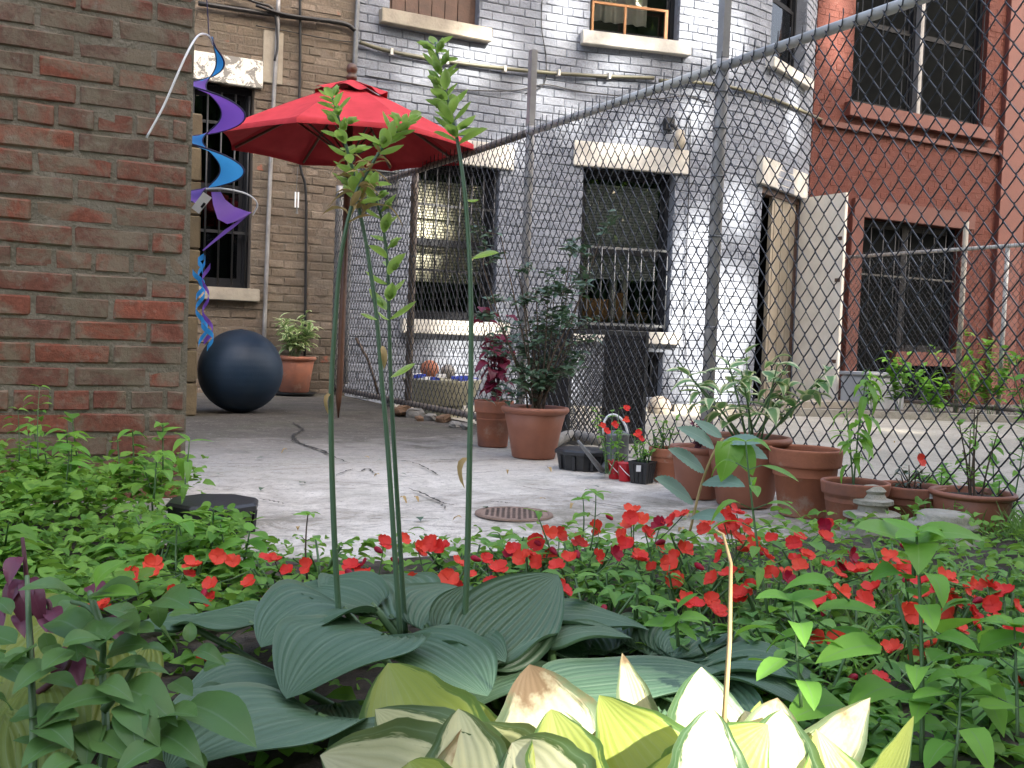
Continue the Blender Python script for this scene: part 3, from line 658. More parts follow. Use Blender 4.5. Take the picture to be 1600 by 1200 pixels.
for k in range(7): p = V((9.4+k*.36, RY-.01, 0)); MB().tube([p+V((0, 0, 3.58)), p+V((0, 0, 5.5))], .006, 5).build('window_bar', 'dark_metal', red)
slab(red, 'window_sill', 'red_paint', V((9.2, RY, 0)), X_, Y_, 0, 2.6, -.09, .1, 3.36, 3.53)
slab(red, 'belt_moulding', 'red_paint', V((8.8, RY, 0)), X_, Y_, 0, 6, -.05, .02, 3.2, 3.27)
slab(red, 'lintel', 'red_paint', V((9.4, RY, 0)), X_, Y_, 0, 2.16, -.05, .1, 2.18, 2.4)
slab(red, 'door_surround', 'red_paint', V((9.36, RY, 0)), X_, Y_, 0, .2, -.06, .1, -.13, 2.18)
slab(red, 'pilaster', 'red_paint', V((12.0, RY, 0)), X_, Y_, 0, .5, -.06, .1, -.13, 6.2)
P = V((9.56, RY, 0)); w3 = window(red, P, X_, Y_, .9, .1, 2.18, .12, sashes=1, glass='insect_screen'); P2 = V((10.46, RY, 0)); w4 = window(red, P2, X_, Y_, .92, .56, 2.18, .12, sashes=1, glass='insect_screen')
bars(w3, P, X_, Y_, .9, .12, 2.15, 5, .05, (1.5,), r=.006); bars(w4, P2, X_, Y_, .92, .58, 2.15, 5, .05, (1.5,), r=.006)
slab(red, 'door_apron', 'red_paint', P2, X_, Y_, -.2, .94, -.02, .1, .38, .56)
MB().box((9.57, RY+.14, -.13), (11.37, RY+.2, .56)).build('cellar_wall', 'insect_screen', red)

# ================================================================== chain link fences
FXX = 2.72
fence = T('chain_link_fence', 'tall galvanised chain link fence running along the pots to the house', 'fence', (FXX, 5, 0))
WA, WH = .0335, .087
def picket(ph, z0, z1, r, amp=WA, hh=WH, n=4):
    pts = []; k = 0; z = z0
    while z <= z1:
        sg = 1 if (k+ph) % 2 else -1; y = sg*amp*.56
        pts += [V((-.0035*sg, y-sg*.006, z-hh*.075)), V((.0, y, z)), V((.0035*sg, y-sg*.006, z+hh*.075))]; z += hh/2; k += 1
    return pts
wires = [MB().tube(picket(ph, .04, 1.72, .0016)+([V((0, .004, 1.735)), V((.002, .006, 1.758))] if ph else []), .0027, 4).mesh('wire', 'wire_metal', True) for ph in (0, 1)]
y = 1.1; k = 0
while y < 8.6: place(wires[k % 2], 'wire', M.Translation((FXX-.024, y+ru(-.0008, .0008), ru(-.002, .002))), fence); y += WA; k += 1
def rail(pts, r, mat, name): MB().tube(pts, r, 10).build(name, mat, fence, True)
rail([(FXX, .6, 1.705), (FXX, 2.4, 1.71), (FXX, 3.45, 1.705)], .0205, 'rail_metal', 'top_rail'); rail([(FXX, 3.45, 1.706), (FXX, 5.14, 1.706)], .0205, 'rail_metal', 'top_rail')
rail([(FXX, 5.14, 1.705), (FXX, 6.0, 1.7), (FXX, 8.58, 1.715)], .021, 'rail_brown', 'top_rail'); rail([(FXX, 5.0, .06), (FXX, 6.85, .055), (FXX, 8.58, .06)], .021, 'rail_brown', 'bottom_rail')
for (yy, top, r, m) in ((3.45, 1.74, .027, 'post_metal'), (5.13, 1.74, .025, 'post_metal'), (6.85, 1.7, .026, 'rail_brown'), (8.58, 1.8, .032, 'pipe_grey'), (1.0, 1.74, .03, 'rail_metal')):
    po = MB().tube([(FXX+.01, yy, -.15), (FXX+.01, yy, top-.12), (FXX+.01, yy, top)], r, 12).build('post', m, fence, True)
    for z in ((.3, .62, 1.0, 1.25, 1.45, 1.6) if yy < 6 else (.6, 1.1)): MB().lathe((FXX+.01, yy, z), [(r+.001, 0), (r+.004, .002), (r+.004, .006), (r+.001, .008)], 14).build('band', 'galvanized', po, True)
for yy, z1 in ((3.45, 2.9), (5.13, 2.16)): MB().obox(V((FXX+.01, yy, 0)), V((0, 1, 0)), V((1, 0, 0)), -.02, .02, -.02, -.008, 1.745, z1).obox(V((FXX+.01, yy, 0)), V((0, 1, 0)), V((1, 0, 0)), -.02, -.01, -.008, .016, 1.745, z1).obox(V((FXX+.01, yy, 0)), V((0, 1, 0)), V((1, 0, 0)), .01, .02, -.008, .016, 1.745, z1).build('post_extension', 'pipe_grey', fence)
y = 1.3
while y < 8.4:
    MB().tube([V((FXX+.0235*math.cos(t), y+.003*math.sin(t), 1.706+.0235*math.sin(t))) for t in np.linspace(0, 6.28, 13)], .0018, 4).build('tie', 'wire_metal', fence); y += ru(.3, .42)
fence2 = T('chain_link_fence', 'distant chain link fence with pale rail in front of the red house', 'fence', (9.2, 8, -.1))
w2 = [MB().tube(picket(ph, -.08, 1.64, .0018, .036, .09)+[V((0, 0, 1.7))], .0026, 3).mesh('wire', 'wire_metal', True) for ph in (0, 1)]
y = 5.2; k = 0
while y < 9.15: place(w2[k % 2], 'wire', M.Translation((9.18, y, 0)), fence2); y += .036; k += 1
MB().tube([(9.2, 5.0, 1.66), (9.2, 9.2, 1.66)], .02, 8).build('top_rail', 'rail_metal', fence2, True); MB().tube([(9.2, 5.0, .02), (9.2, 9.2, .0)], .022, 8).build('bottom_rail', 'rail_brown', fence2, True)
MB().tube([(9.21, 7.46, -.15), (9.21, 7.46, 1.95)], .028, 10).build('post', 'door_cream', fence2, True)
MB().tube([(9.21, 6.95, -.15), (9.21, 6.95, 1.66)], .022, 10).build('post', 'rail_metal', fence2, True)
# ================================================================== red umbrella
random.seed(9)
UC = V((2.06, 6.3, 0)); umb = T('umbrella', 'open red market umbrella with wooden pole and finial', 'umbrella', UC)
ax = V((.0, .0, 1)); RU, ZR, ZT = .81, 1.73, 2.135
def uang(k): return R_(-90-27.5-12+45*k)     # world angle of the corners
def upt(k, rr, z, droop=0): a = uang(k); return UC+V((math.cos(a)*rr, math.sin(a)*rr, z))
MB().tube([UC+V((-.03, -.02, .0)), UC+V((-.03, -.02, .12)), UC+V((-.025, -.017, .2)), UC+V((0, 0, 2.135))], [.004, .019, .021, .021], 10).build('pole', 'wood_brown', umb, True)
MB().lathe(UC+V((0, 0, 2.13)), [(.02, 0), (.034, .012), (.034, .03), (.02, .04), (.03, .055), (.036, .075), (.03, .098), (.012, .11), (.0, .112)], 16).build('finial', 'wood_brown', umb, True)
for k in range(8):
    rows = []; nu, nv = 10, 10
    for i in range(nu+1):
        u = .24+.76*i/nu; row = []
        for j in range(nv+1):
            t = j/nv; a0, a1 = uang(k), uang(k+1); p0 = V((math.cos(a0), math.sin(a0), 0)); p1 = V((math.cos(a1), math.sin(a1), 0)); p = p0*(1-t)+p1*t
            bow = 4*t*(1-t); z = ZT-.02-(ZT-.02-ZR)*u**1.12-.022*bow*u*(1 if u < .97 else .2)+(.012*bow if i == nu else 0)
            row.append(UC+p*(RU*u)*(1-.02*bow*u)+V((0, 0, z)))
        rows.append(row)
    rows.append([p+V((0, 0, -.03)) for j, p in enumerate(rows[-1])])
    pn = MB().grid(rows).build('canopy_panel', 'fabric_red', umb, True)
    rows = []
    for i in range(5):
        u = .02+.28*i/4; row = []
        for j in range(nv+1):
            t = j/nv; a0, a1 = uang(k), uang(k+1); p = V((math.cos(a0), math.sin(a0), 0))*(1-t)+V((math.cos(a1), math.sin(a1), 0))*t; bow = 4*t*(1-t)
            row.append(UC+p*(RU*u)+V((0, 0, ZT+.005-(ZT-.02-ZR)*u**1.15*.98+(.016*math.sin(t*math.pi*2+k)*(i/4)**2))))
        rows.append(row)
    MB().grid(rows).build('vent_flap', 'fabric_red', umb, True)
    a = uang(k); e = V((math.cos(a), math.sin(a), 0))
    MB().tube([UC+e*.03+V((0, 0, ZT-.06)), UC+e*RU*.5+V((0, 0, ZT-.03-(ZT-.02-ZR)*.5**1.12-.03)), UC+e*RU*.97+V((0, 0, ZR-.012))], .009, 6).build('rib', 'wood_brown', umb, True)
    MB().tube([UC+e*.03+V((0, 0, 1.66)), UC+e*RU*.48+V((0, 0, 1.9))], .007, 6).build('strut', 'wood_brown', umb, True)
MB().lathe(UC+V((0, 0, 1.62)), [(.022, 0), (.04, .01), (.04, .06), (.022, .07)], 12).build('hub', 'wood_brown', umb, True)

# ================================================================== wind spinner
SZ = 3.75; wsp = T('wind_spinner', 'purple and blue spiral fabric wind spinner hanging beside the brick wall edge', 'wind spinner', W(335, 400, SZ))
e1, e2 = rt0, V((fw.x, fw.y, 0)).normalized(); SB = (58, 122, 207, 287, 322)
for seg in range(4):
    rows = []; n_ = 60
    for i in range(n_+1):
        y_ = SB[seg]+(SB[seg+1]-SB[seg])*i/n_; th = -2*math.pi*(y_-173)/87; ro = .117*min(1, .14+max(0, (y_-75)/95)); ri = ro*.27; c = W(334-(y_-60)*.02, y_, SZ)
        q = e1*math.cos(th)-e2*math.sin(th); rows.append([c+q*(ri+(ro-ri)*f_)+V((0, 0, .006*math.sin(f_*9)-.004*f_)) for f_ in (0, .33, .66, 1)])
    m_ = ('spin_blue', 'spin_purple', 'spin_blue', 'spin_purple')[seg]
    MB().grid(rows).build('ribbon', m_, wsp, True); MB().tube([r[3] for r in rows], .0032, 5).build('edging', 'spin_edge', wsp, True); MB().tube([r[0] for r in rows], .0024, 5).build('edging', 'spin_edge', wsp, True)
pipe_ = lambda pts, r, nm, m: MB().tube(spline(pts, 7), r, 6).build(nm, m, wsp, True)
pipe_([W(322, -20, SZ), W(325, 30, SZ), W(327, 60, SZ)], .0022, 'cord', 'spin_edge')
pipe_([W(229, 215, 2.98), W(256, 165, 3.0), W(280, 110, 3.02), W(298, 72, 3.08), W(312, 54, 3.3), W(326, 56, 3.65), W(333, 70, SZ)], .0034, 'hoop_wire', 'white_plastic')
pipe_([W(322, 295, SZ-.1), W(350, 295, SZ-.12), W(385, 303, SZ-.08), W(402, 318, SZ-.02), W(395, 336, SZ+.03)], .003, 'hoop_wire', 'white_plastic')
q = [W(318, 300, SZ-.1), W(331, 309, SZ-.1), W(311, 334, SZ-.1), W(299, 325, SZ-.1)]; MB().add(q+[p-fw*.001 for p in q], [(0, 1, 2, 3), (4, 7, 6, 5)]).build('tag', 'white_plastic', wsp)
q = [W(318.5, 316, SZ-.103), W(322, 318.5, SZ-.103), W(316, 325.5, SZ-.103), W(313, 323, SZ-.103)]; MB().add(q, [(0, 1, 2, 3)]).build('tag_print', 'frame_dark', wsp)
rows = [[W(a, b, SZ-.03), W(c, d_, SZ+.03)] for a, b, c, d_ in ((330, 300, 345, 300), (333, 320, 352, 312), (340, 342, 366, 323), (355, 350, 385, 330), (372, 345, 393, 332), (350, 360, 365, 356), (330, 378, 336, 378), (316, 391, 318, 392))]
MB().grid(rows).build('torn_ribbon', 'spin_purple', wsp, True)
for k, (x0, m, y0, y1) in enumerate(((313, 'spin_blue', 402, 540), (321, 'spin_purple', 415, 535), (317, 'spin_blue', 400, 425), (323, 'spin_blue', 500, 545), (309, 'spin_blue', 425, 470))):
    rows = []
    for i in range(50):
        t = i/49; a = t*(y1-y0)/8.5+k; c = W(x0+2.5*math.sin(t*9+k)+3*t, y0+(y1-y0)*t, SZ); rr = .016; p = c+e1*math.cos(a)*rr+e2*math.sin(a)*rr; rows.append([p+V((0, 0, .011)), p+V((0, 0, -.011))])
    MB().grid(rows).build('tail', m, wsp, True)

# ================================================================== exercise ball, ball, odds and ends
def sphere(name, mat, c, r, parent, n=40, sub=None):
    return MB().lathe(c, [(max(1e-4, r*math.cos(-math.pi/2+math.pi*i/24)), r*math.sin(-math.pi/2+math.pi*i/24)) for i in range(25)], n).build(name, mat, parent, True)
bc = G(361, 648)+V((fw.x, fw.y, 0)).normalized()*.2; rb = .27
eb = T('exercise_ball', 'large dark blue exercise ball on the patio beside the block pier', 'ball', (bc.x, bc.y, 0))
prof = []
for i in range(61): a = -math.pi/2+math.pi*i/60; g = .0007 if (i % 3 == 0 and 12 < i < 48) else 0; prof.append((max(1e-4, (rb+g)*math.cos(a)), (rb+g)*math.sin(a)))
MB().lathe((bc.x, bc.y, rb), prof, 56).build('ball_skin', 'ball_blue', eb, True); MB().lathe((bc.x, bc.y, 2*rb), [(.012, -.004), (.012, .003), (.001, .004)], 10).build('valve', 'black_plastic', eb)
c = F(1030, 637, 7.8); bb = T('basketball', 'worn tan basketball lying behind the fence by the black mesh screen', 'ball', (c.x, c.y, -.1)); c = V((c.x, c.y, c.z)); r = 18.5*PX(c)[2]/1600
sphere('ball_skin', 'ball_tan', c, r, bb)
for a in (0, 1.1, 2.1): MB().tube([c+(V((math.cos(t), math.sin(t)*math.cos(a), math.sin(t)*math.sin(a))))*(r+.0005) for t in np.linspace(0, 6.283, 40)], .0035, 4, False).build('seam', 'wood_dark', bb)
if c.z-r > -.095: MB().lathe((c.x, c.y, -.1), [(.12, 0), (.12, c.z-r+.1+.004), (.001, c.z-r+.1+.004)], 16).build('stand_block', 'stone_sill', bb)
# black mesh screen box
BY = 5.45; xa, xb = F(888, 600, BY).x, F(1011, 600, BY).x
scr = T('mesh_screen', 'black perforated metal screen box standing behind the fence', 'screen', ((xa+xb)/2, BY, -.1)); zt = .62
for (a, b, c_, d_) in ((xa, xa+.025, -.1, zt), (xb-.025, xb, -.1, zt), (xa+.025, xb-.025, zt-.03, zt), (xa+.025, xb-.025, -.1, -.07)): MB().box((a, BY, c_), (b, BY+.03, d_)).build('frame_bar', 'dark_metal', scr)
for y2 in (BY+.012, BY+.5):
    m = MB(); x = xa+.01; k = 0
    while x < xb-.01:
        pts = []; z = -.08; j = 0
        while z < zt-.02: pts.append(V((x+(.0075 if (j+k) % 2 else -.0075), y2, z))); z += .022; j += 1
        m.tube(pts, .0033, 4, False); x += .017; k += 1
    m.build('mesh_panel', 'dark_metal', scr)
for x in (xa+.012, xb-.012): MB().obox(V((x, BY, 0)), V((0, 1, 0)), X_, .03, .5, -.006, .006, -.09, zt-.005).build('side_panel', 'dark_metal', scr)
# stone bowl planter with blue cloth behind the fence
P = F(690, 615, 7.6); sb = T('stone_planter', 'round stone bowl planter holding blue and white things behind the fence', 'planter', (P.x, P.y, -.1))
zb = F(690, 592, 7.6).z; Rb = 62*PX(P)[2]/1600
MB().lathe((P.x, P.y, 0), [(Rb*.72, zb-.2), (Rb*.86, zb-.14), (Rb*.98, zb-.02), (Rb, zb), (Rb*.9, zb), (Rb*.86, zb-.05), (.001, zb-.06)], 32).build('bowl', 'planter_stone', sb, True)
MB().lathe((P.x, P.y, 0), [(Rb*.55, -.1), (Rb*.55, zb-.2), (Rb*.3, zb-.195)], 24).build('foot', 'planter_stone', sb, True)
tw = MB()
for k in range(26): a = ru(math.pi*.9, math.pi*2.1); p = V((P.x+Rb*.8*math.cos(a), P.y+Rb*.8*math.sin(a), zb+ru(-.02, .03))); tw.box(p-V((.035, .01, .012)), p+V((.035, .01, .012)))
o = tw.build('patterned_cloth', 'cloth_blue', sb)
tw = MB()
for k in range(18): a = ru(math.pi*.9, math.pi*2.1); p = V((P.x+Rb*.74*math.cos(a), P.y+Rb*.74*math.sin(a), zb+ru(-.02, .04))); tw.box(p-V((.04, .014, .014)), p+V((.04, .014, .014)))
tw.build('white_cloth', 'white_plastic', sb)
p = V((P.x-Rb*.35, P.y, zb+.075)); o = sphere('toy_ball', 'terracotta', p, .075, None); o.location = (0, 0, 0); tag(o, 'small terracotta coloured ball in the stone bowl planter', 'ball')
p = V((P.x+Rb*.15, P.y, zb+.06)); o = sphere('toy_ball', 'stone_grey', p, .06, None); tag(o, 'small grey ball in the stone bowl planter beside the terracotta one', 'ball')
# wind chime on tan wall
p = F(464, 290, 8.6); wc = T('wind_chime', 'thin silver wind chime hanging on the tan brick wall', 'wind chime', p)
MB().tube([F(465, 262, 8.6), F(463, 300, 8.6)], .003, 4).build('string', 'galvanized', wc)
for dx in (-.012, .012): q = F(464, 300, 8.6); MB().tube([q+V((dx, 0, 0)), q+V((dx, 0, -.13))], .007, 6).build('tube', 'white_plastic', wc)
MB().tube([F(464, 322, 8.6), F(464, 334, 8.6)], [.003, .012], 5).build('sail', 'galvanized', wc)
# leaning stick by the fence
o = MB().tube([F(556, 528, 7.9), F(575, 562, 7.85), F(592, 618, 7.8)], .011, 6).build('stick', 'stem_brown', None, True); tag(o, 'thin dark stick leaning behind the fence near the grey wall', 'stick')
# grey box beyond the second fence
p = F(1385, 620, 7.9); gb = T('storage_box', 'pale grey box beyond the yard in front of the dark doorway', 'box', (p.x, p.y, -.1))
slab(gb, 'box_body', 'box_grey', V((p.x-.28, p.y, 0)), X_, Y_, 0, .56, 0, .4, -.1, .28, .015); slab(gb, 'lid', 'box_grey', V((p.x-.3, p.y-.02, 0)), X_, Y_, 0, .6, 0, .44, .283, .32, .01)
# rubble along the fence foot
for k, (x, y, s_) in enumerate(((628, 650, 20), (648, 652, 17), (672, 657, 13), (692, 660, 15), (712, 668, 12), (728, 671, 12), (655, 658, 10), (610, 636, 9))):
    p = G(x, y); s_ = s_*PX(p)[2]/1600; me = brick_mesh('rubble', s_*1.5, s_*1.2, s_*.8, 'stone_grey' if k % 3 else 'leaf_litter', 70+k, s_*.22, s_*.12)
    o = bpy.data.objects.new('rubble', me); COL.objects.link(o); o.location = (p.x, p.y, s_*.35); o.rotation_euler = (ru(-.2, .2), ru(-.2, .2), ru(0, 3)); ORG[o.name] = p
    tag(o, 'broken concrete lump lying along the foot of the chain link fence', 'rubble', 'rubble at the fence foot')
random.seed(14)
# drain cover
p = G(803, 806); dr = T('drain_cover', 'round rusty drain cover with holes set in the patio', 'drain cover', (p.x, p.y, .0))
MB().lathe((p.x, p.y, 0), [(.122, .004), (.12, .0095), (.108, .0095), (.106, .008)], 40).build('ring', 'rust', dr, True); MB().lathe((p.x, p.y, 0), [(.1055, .004), (.1055, .0085), (.001, .0092)], 40).build('plate', 'rust', dr)
for i in range(-5, 6):
    for j in range(-5, 6):
        x, y = i*.0188+(j % 2)*.0092, j*.0178
        if math.hypot(x, y) < .095: MB().lathe((p.x+x, p.y+y, .0095), [(.006, 0), (.001, .0004)], 8).build('hole', 'hole_black', dr)
# black octagonal trays
def tray(c, r, h, rot, label):
    t = T('plastic_tray', label, 'tray', c); c = V(c)
    MB().lathe(c, [(r*.82, 0), (r*.92, h*.75)], 8, rot).build('tray_body', 'black_plastic', t); MB().lathe(c, [(r*.93, h*.74), (r, h*.76), (r, h*.92), (r*.93, h), (.001, h*1.02)], 8, rot).build('tray_lid', 'black_plastic', t)
    for k in range(8):
        a = rot+math.pi/8+k*math.pi/4; q = c+V((math.cos(a), math.sin(a), 0))*r*.83; MB().tube([q, q+V((math.cos(a), math.sin(a), 0))*r*.04+V((0, 0, h*.72))], .008, 5).build('rib', 'black_plastic', t)
p = G(912, 738); tray((p.x+.05, p.y+.1, .002), .118, .085, .3, 'black octagonal plastic tray beside the galvanised watering can')
p = G(345, 838); tray((p.x-.01, p.y+.06, .002), .125, .085, .1, 'black octagonal plastic tray on the concrete by the brick wall end')
o = MB().tube(spline([G(868, 705)+V((0, .05, .03)), G(900, 695)+V((0, .05, .045)), G(945, 702)+V((0, .05, .04))], 6), .03, 12).build('hose_tube', 'stone_grey', None, True); tag(o, 'short grey tube lying behind the black tray', 'tube')
# watering can
p = G(967, 741); c = V((p.x+.02, p.y+.05, .001)); wcn = T('watering_can', 'galvanised metal watering can with tall hoop handle', 'watering can', c)
MB().lathe(c, [(.05, 0), (.052, .004), (.049, .01), (.047, .15), (.05, .155), (.05, .163), (.03, .175), (.001, .178)], 24).build('can_body', 'galvanized', wcn, True)
sp = [c+rt0*-.045+V((0, 0, .03)), W(940, 735, 4.1), W(903, 689, 4.02)]; MB().tube(sp, [.016, .012, .006], 8).build('spout', 'galvanized', wcn, True)
hd = [c+rt0*(.05*math.cos(t)*1.05-.01)+V((0, 0, .165+.075*math.sin(t)-.02*math.cos(t))) for t in np.linspace(3.5, -.2, 14)]; MB().tube(hd, .0055, 7).build('handle', 'white_plastic', wcn, True)
# red pails
for x, y, lb in ((965, 749, 'small red pail against the watering can'), (981, 753, 'small red pail with white wire handle beside the black nursery pot')):
    p = G(x, y); c = V((p.x, p.y+.02, .001)); t = T('pail', lb, 'pail', c, 'red pails')
    MB().lathe(c, [(.024, 0), (.031, .068), (.033, .07), (.033, .073), (.029, .072), (.026, .05), (.001, .05)], 20).build('pail_body', 'red_plastic', t, True)
    MB().tube(spline([c+V((-.032, -.005, .062)), c+V((-.012, -.036, .03)), c+V((.012, -.036, .022)), c+V((.034, -.008, .05))], 5), .0016, 5).build('wire_handle', 'white_plastic', t, True)

# ================================================================== pots
def pot(c, Rt, H, Rb, style, label, mat='terracotta', name='plant_pot', soil=.86, group=None, cat='pot'):
    t = T(name, label, cat, c, group); c = V(c); n = 36
    if style == 'band':
        hb = H*.27; R1 = Rb+(Rt*.93-Rb)*(1-.27)
        MB().lathe(c, [(.001, .0), (Rb*.96, .0), (Rb, .004), (R1, H-hb), (Rt*.9, H-hb+.001), (Rt*.82, H-hb), (Rt*.86, H-.005)], n).build('pot_body', mat, t, True)
        MB().lathe(c, [(R1+.0005, H-hb), (Rt*.955, H-hb+.003), (Rt*.965, H-hb+.01), (Rt*.995, H-.008), (Rt, H-.003), (Rt*.985, H), (Rt*.91, H), (Rt*.885, H-.006), (Rt*.86, H*.6)], n).build('rim', mat, t, True)
    else:
        MB().lathe(c, [(.001, .0), (Rb*.95, .0), (Rb, .006), (Rb+(Rt*.9-Rb)*.5, H*.5), (Rt*.9, H*.88), (Rt*.86, H*.9), (Rt*.8, H*.8)], n).build('pot_body', mat, t, True)
        hr = H*.05
        MB().lathe(c, [(Rt*.9+.0005, H*.87), (Rt*.95, H*.885), (Rt, H*.93), (Rt, H*.965), (Rt*.965, H), (Rt*.9, H), (Rt*.86, H*.97), (Rt*.83, H*.8)], n).build('rim', mat, t, True)
    MB().lathe(c, [(Rt*.84, H*soil), (Rt*.5, H*soil+.006), (.001, H*soil+.004)], 18, jag=.02).build('soil', 'potting_soil', t, True); return t
fh = V((fw.x, fw.y, 0)).normalized()
def pc(x, y, Rb): p = G(x, y)+fh*Rb*.95; return V((p.x, p.y, .002))
pA = pot(pc(769, 700, .075), .1, .23, .075, 'band', 'terracotta pot of burgundy leaves at the fence, left of the big shrub pot', 'terracotta_stained')
pB = pot(pc(834, 719, .1), .158, .235, .1, 'roll', 'large terracotta pot with dark leafy shrub at the fence', 'plastic_terracotta')
pG = pot(pc(1046, 756, .055), .08, .135, .055, 'band', 'small terracotta pot beside the black nursery pot', 'terracotta', soil=.85)
pH = pot(pc(1095, 782, .075), .108, .185, .075, 'roll', 'terracotta pot of dark red foliage in front of the fence post', 'plastic_terracotta', soil=.9)
pI = pot(pc(1172, 796, .095), .152, .24, .095, 'roll', 'big terracotta pot holding a cream edged variegated plant', 'plastic_terracotta', soil=.93)
pJ = pot(pc(1264, 812, .078), .12, .222, .078, 'band', 'tall empty terracotta pot right of the variegated plant', 'terracotta', soil=.62)
pK = pot(pc(1345, 836, .075), .103, .15, .075, 'band', 'terracotta pot with two tall weedy stems behind the carved stone', 'terracotta_stained')
pM_ = pot(pc(1432, 832, .072), .106, .135, .072, 'band', 'terracotta pot with white price sticker on its rim', 'terracotta_stained')
pN = pot(pc(1537, 850, .095), .125, .14, .095, 'roll', 'wide low terracotta pot at the right edge', 'plastic_terracotta')
pZ = pot(V((2.34, 8.44, .03)), .175, .3, .12, 'roll', 'terracotta pot of pale variegated foliage against the tan brick wall', 'terracotta_stained', soil=.95)
MB().lathe((2.34, 8.44, 0), [(.001, .002), (.15, .002), (.19, .03), (.18, .03), (.14, .012), (.001, .012)], 28).build('saucer', 'black_plastic', pZ, True)
c = V(pM_.location); a0 = math.atan2(-c.y, -c.x)+.55; rr = .1075
MB().grid([[c+V((rr*math.cos(a0+k*.08), rr*math.sin(a0+k*.08), z)) for k in range(4)] for z in (.108, .13)]).build('sticker', 'white_plastic', pM_)
# black nursery pot
p = pc(1004, 757, .03); nb = T('nursery_pot', 'square black plastic nursery pot with white sticker', 'pot', p); sq = math.pi/4+.5
MB().lathe(p, [(.001, 0), (.045, 0), (.058, .08), (.06, .08), (.06, .086), (.054, .086), (.05, .07), (.001, .072)], 4, sq).build('pot_body', 'black_plastic', nb)
for k in range(4):
    for f_ in (.25, .5, .75):
        a, b = sq+k*math.pi/2, sq+(k+1)*math.pi/2; e0 = V((math.cos(a), math.sin(a), 0))*(1-f_)+V((math.cos(b), math.sin(b), 0))*f_; MB().tube([p+e0*.0455+V((0, 0, .005)), p+e0*.0575+V((0, 0, .077))], .0035, 4).build('rib', 'black_plastic', nb)
q = p-fh*.048-rt0*.03; MB().add([q+V((0, 0, .05)), q+rt0*.018+V((0, 0, .05)), q+rt0*.018-fh*.004+V((0, 0, .075)), q-fh*.004+V((0, 0, .075))], [(0, 1, 2, 3)]).build('sticker', 'white_plastic', nb)
# carved stones
p = pc(1369, 842, .05); st = T('stone_finial', 'small grey carved stone finial in front of the pots', 'stone ornament', p); k_ = 1.12
MB().lathe(p, [(r_*k_, z_*k_) for r_, z_ in ((.078, 0), (.078, .026), (.07, .03), (.05, .034), (.05, .042), (.074, .048), (.074, .06), (.066, .064), (.042, .068), (.04, .08), (.054, .086), (.054, .096), (.036, .1), (.03, .112), (.034, .12), (.022, .132), (.001, .136))], 26, jag=.01).build('finial_body', 'stone_carved', st)
MB().box(p+V((-.09, -.09, -.02)), p+V((.09, .09, .004))).build('plinth', 'stone_carved', st)
p = pc(1490, 872, .08); st2 = T('carved_stone', 'round mossy stepped stone base in front of the wide pot', 'stone ornament', p)
MB().lathe(p, [(.115, 0), (.115, .04), (.105, .048), (.092, .05), (.09, .066), (.096, .072), (.09, .082), (.072, .086), (.07, .104), (.06, .11), (.001, .112)], 28, jag=.015).build('stepped_body', 'stone_carved', st2, True)
p = G(1432, 822); me = brick_mesh('stone', .07, .05, .04, 'stone_carved', 91, .012, .005); o = bpy.data.objects.new('stone', me); COL.objects.link(o); o.location = (p.x-.05, p.y-.25, .03); tag(o, 'small pinkish stone lying between the two carved stones', 'stone')
# ================================================================== plants
random.seed(21)
LM = {}
LM['imp'] = leaf_mats('leaf', 'leaf_impatiens', 3, width=.56, prof='ovate', cup=.25, nu=5, nv=4)
LM['weed'] = leaf_mats('leaf', 'leaf_weed', 3, width=.56, prof='heart', cup=.2, nu=6, nv=4)
LM['bright'] = leaf_mats('leaf', 'leaf_bright', 3, width=.56, prof='heart', cup=.2, nu=6, nv=4)
LM['lance'] = leaf_mats('leaf', 'leaf_weed', 3, width=.28, prof='lance', cup=.2, nu=6, nv=2, bend=.2)
LM['brlance'] = leaf_mats('leaf', 'leaf_bright', 3, width=.3, prof='lance', cup=.2, nu=6, nv=2, bend=.2)
LM['cover'] = leaf_mats('leaf', 'leaf_cover', 3, width=.66, prof='heart', cup=.25, nu=4, nv=2)
LM['rose'] = leaf_mats('leaf', 'leaf_rose', 3, width=.62, prof='ovate', cup=.22, nu=8, nv=6, wave=.04)
LM['purple'] = leaf_mats('leaf', 'leaf_purple', 3, width=.5, prof='ovate', cup=.3, nu=7, nv=4, bend=.2)
LM['burg'] = leaf_mats('leaf', 'leaf_burgundy', 3, width=.72, prof='heart', cup=.15, nu=8, nv=4, wave=.08, serr=.15)
LM['dark'] = leaf_mats('leaf', 'leaf_dark', 3, width=.5, prof='ovate', cup=.2, nu=3, nv=2)
LM['var'] = leaf_mats('leaf', 'leaf_varieg', 3, width=.5, prof='ovate', cup=.25, nu=8, nv=6, bend=.16)
LM['vars'] = leaf_mats('leaf', 'leaf_varieg_small', 3, width=.36, prof='lance', cup=.2, nu=4, nv=4)
LM['glau'] = leaf_mats('leaflet', 'leaf_glaucous', 2, width=.4, prof='lance', cup=.12, nu=20, nv=6, bend=.08, serr=.12)
LM['bract'] = leaf_mats('bract', 'leaf_bud', 3, width=.5, prof='bud', cup=.6, nu=7, nv=4, bend=-.1)
LM['straw'] = leaf_mats('dry_bract', 'leaf_straw', 3, width=.3, prof='lance', cup=.5, nu=6, nv=3, bend=.3, wave=.1)
LM['grass'] = leaf_mats('leaf', 'grass_green', 3, width=.06, prof='lance', cup=.3, nu=5, nv=1, bend=.2)
def lv(kind): return random.choice(LM[kind])
UP = V((0, 0, 1))
def leaf(parent, kind, p, d, L, upv=None, wid=1.0, name='leaf'):
    return place(lv(kind), name, lmx(p, d, upv or (UP+V((ru(-.25, .25), ru(-.25, .25), 0))), L, wid), parent)
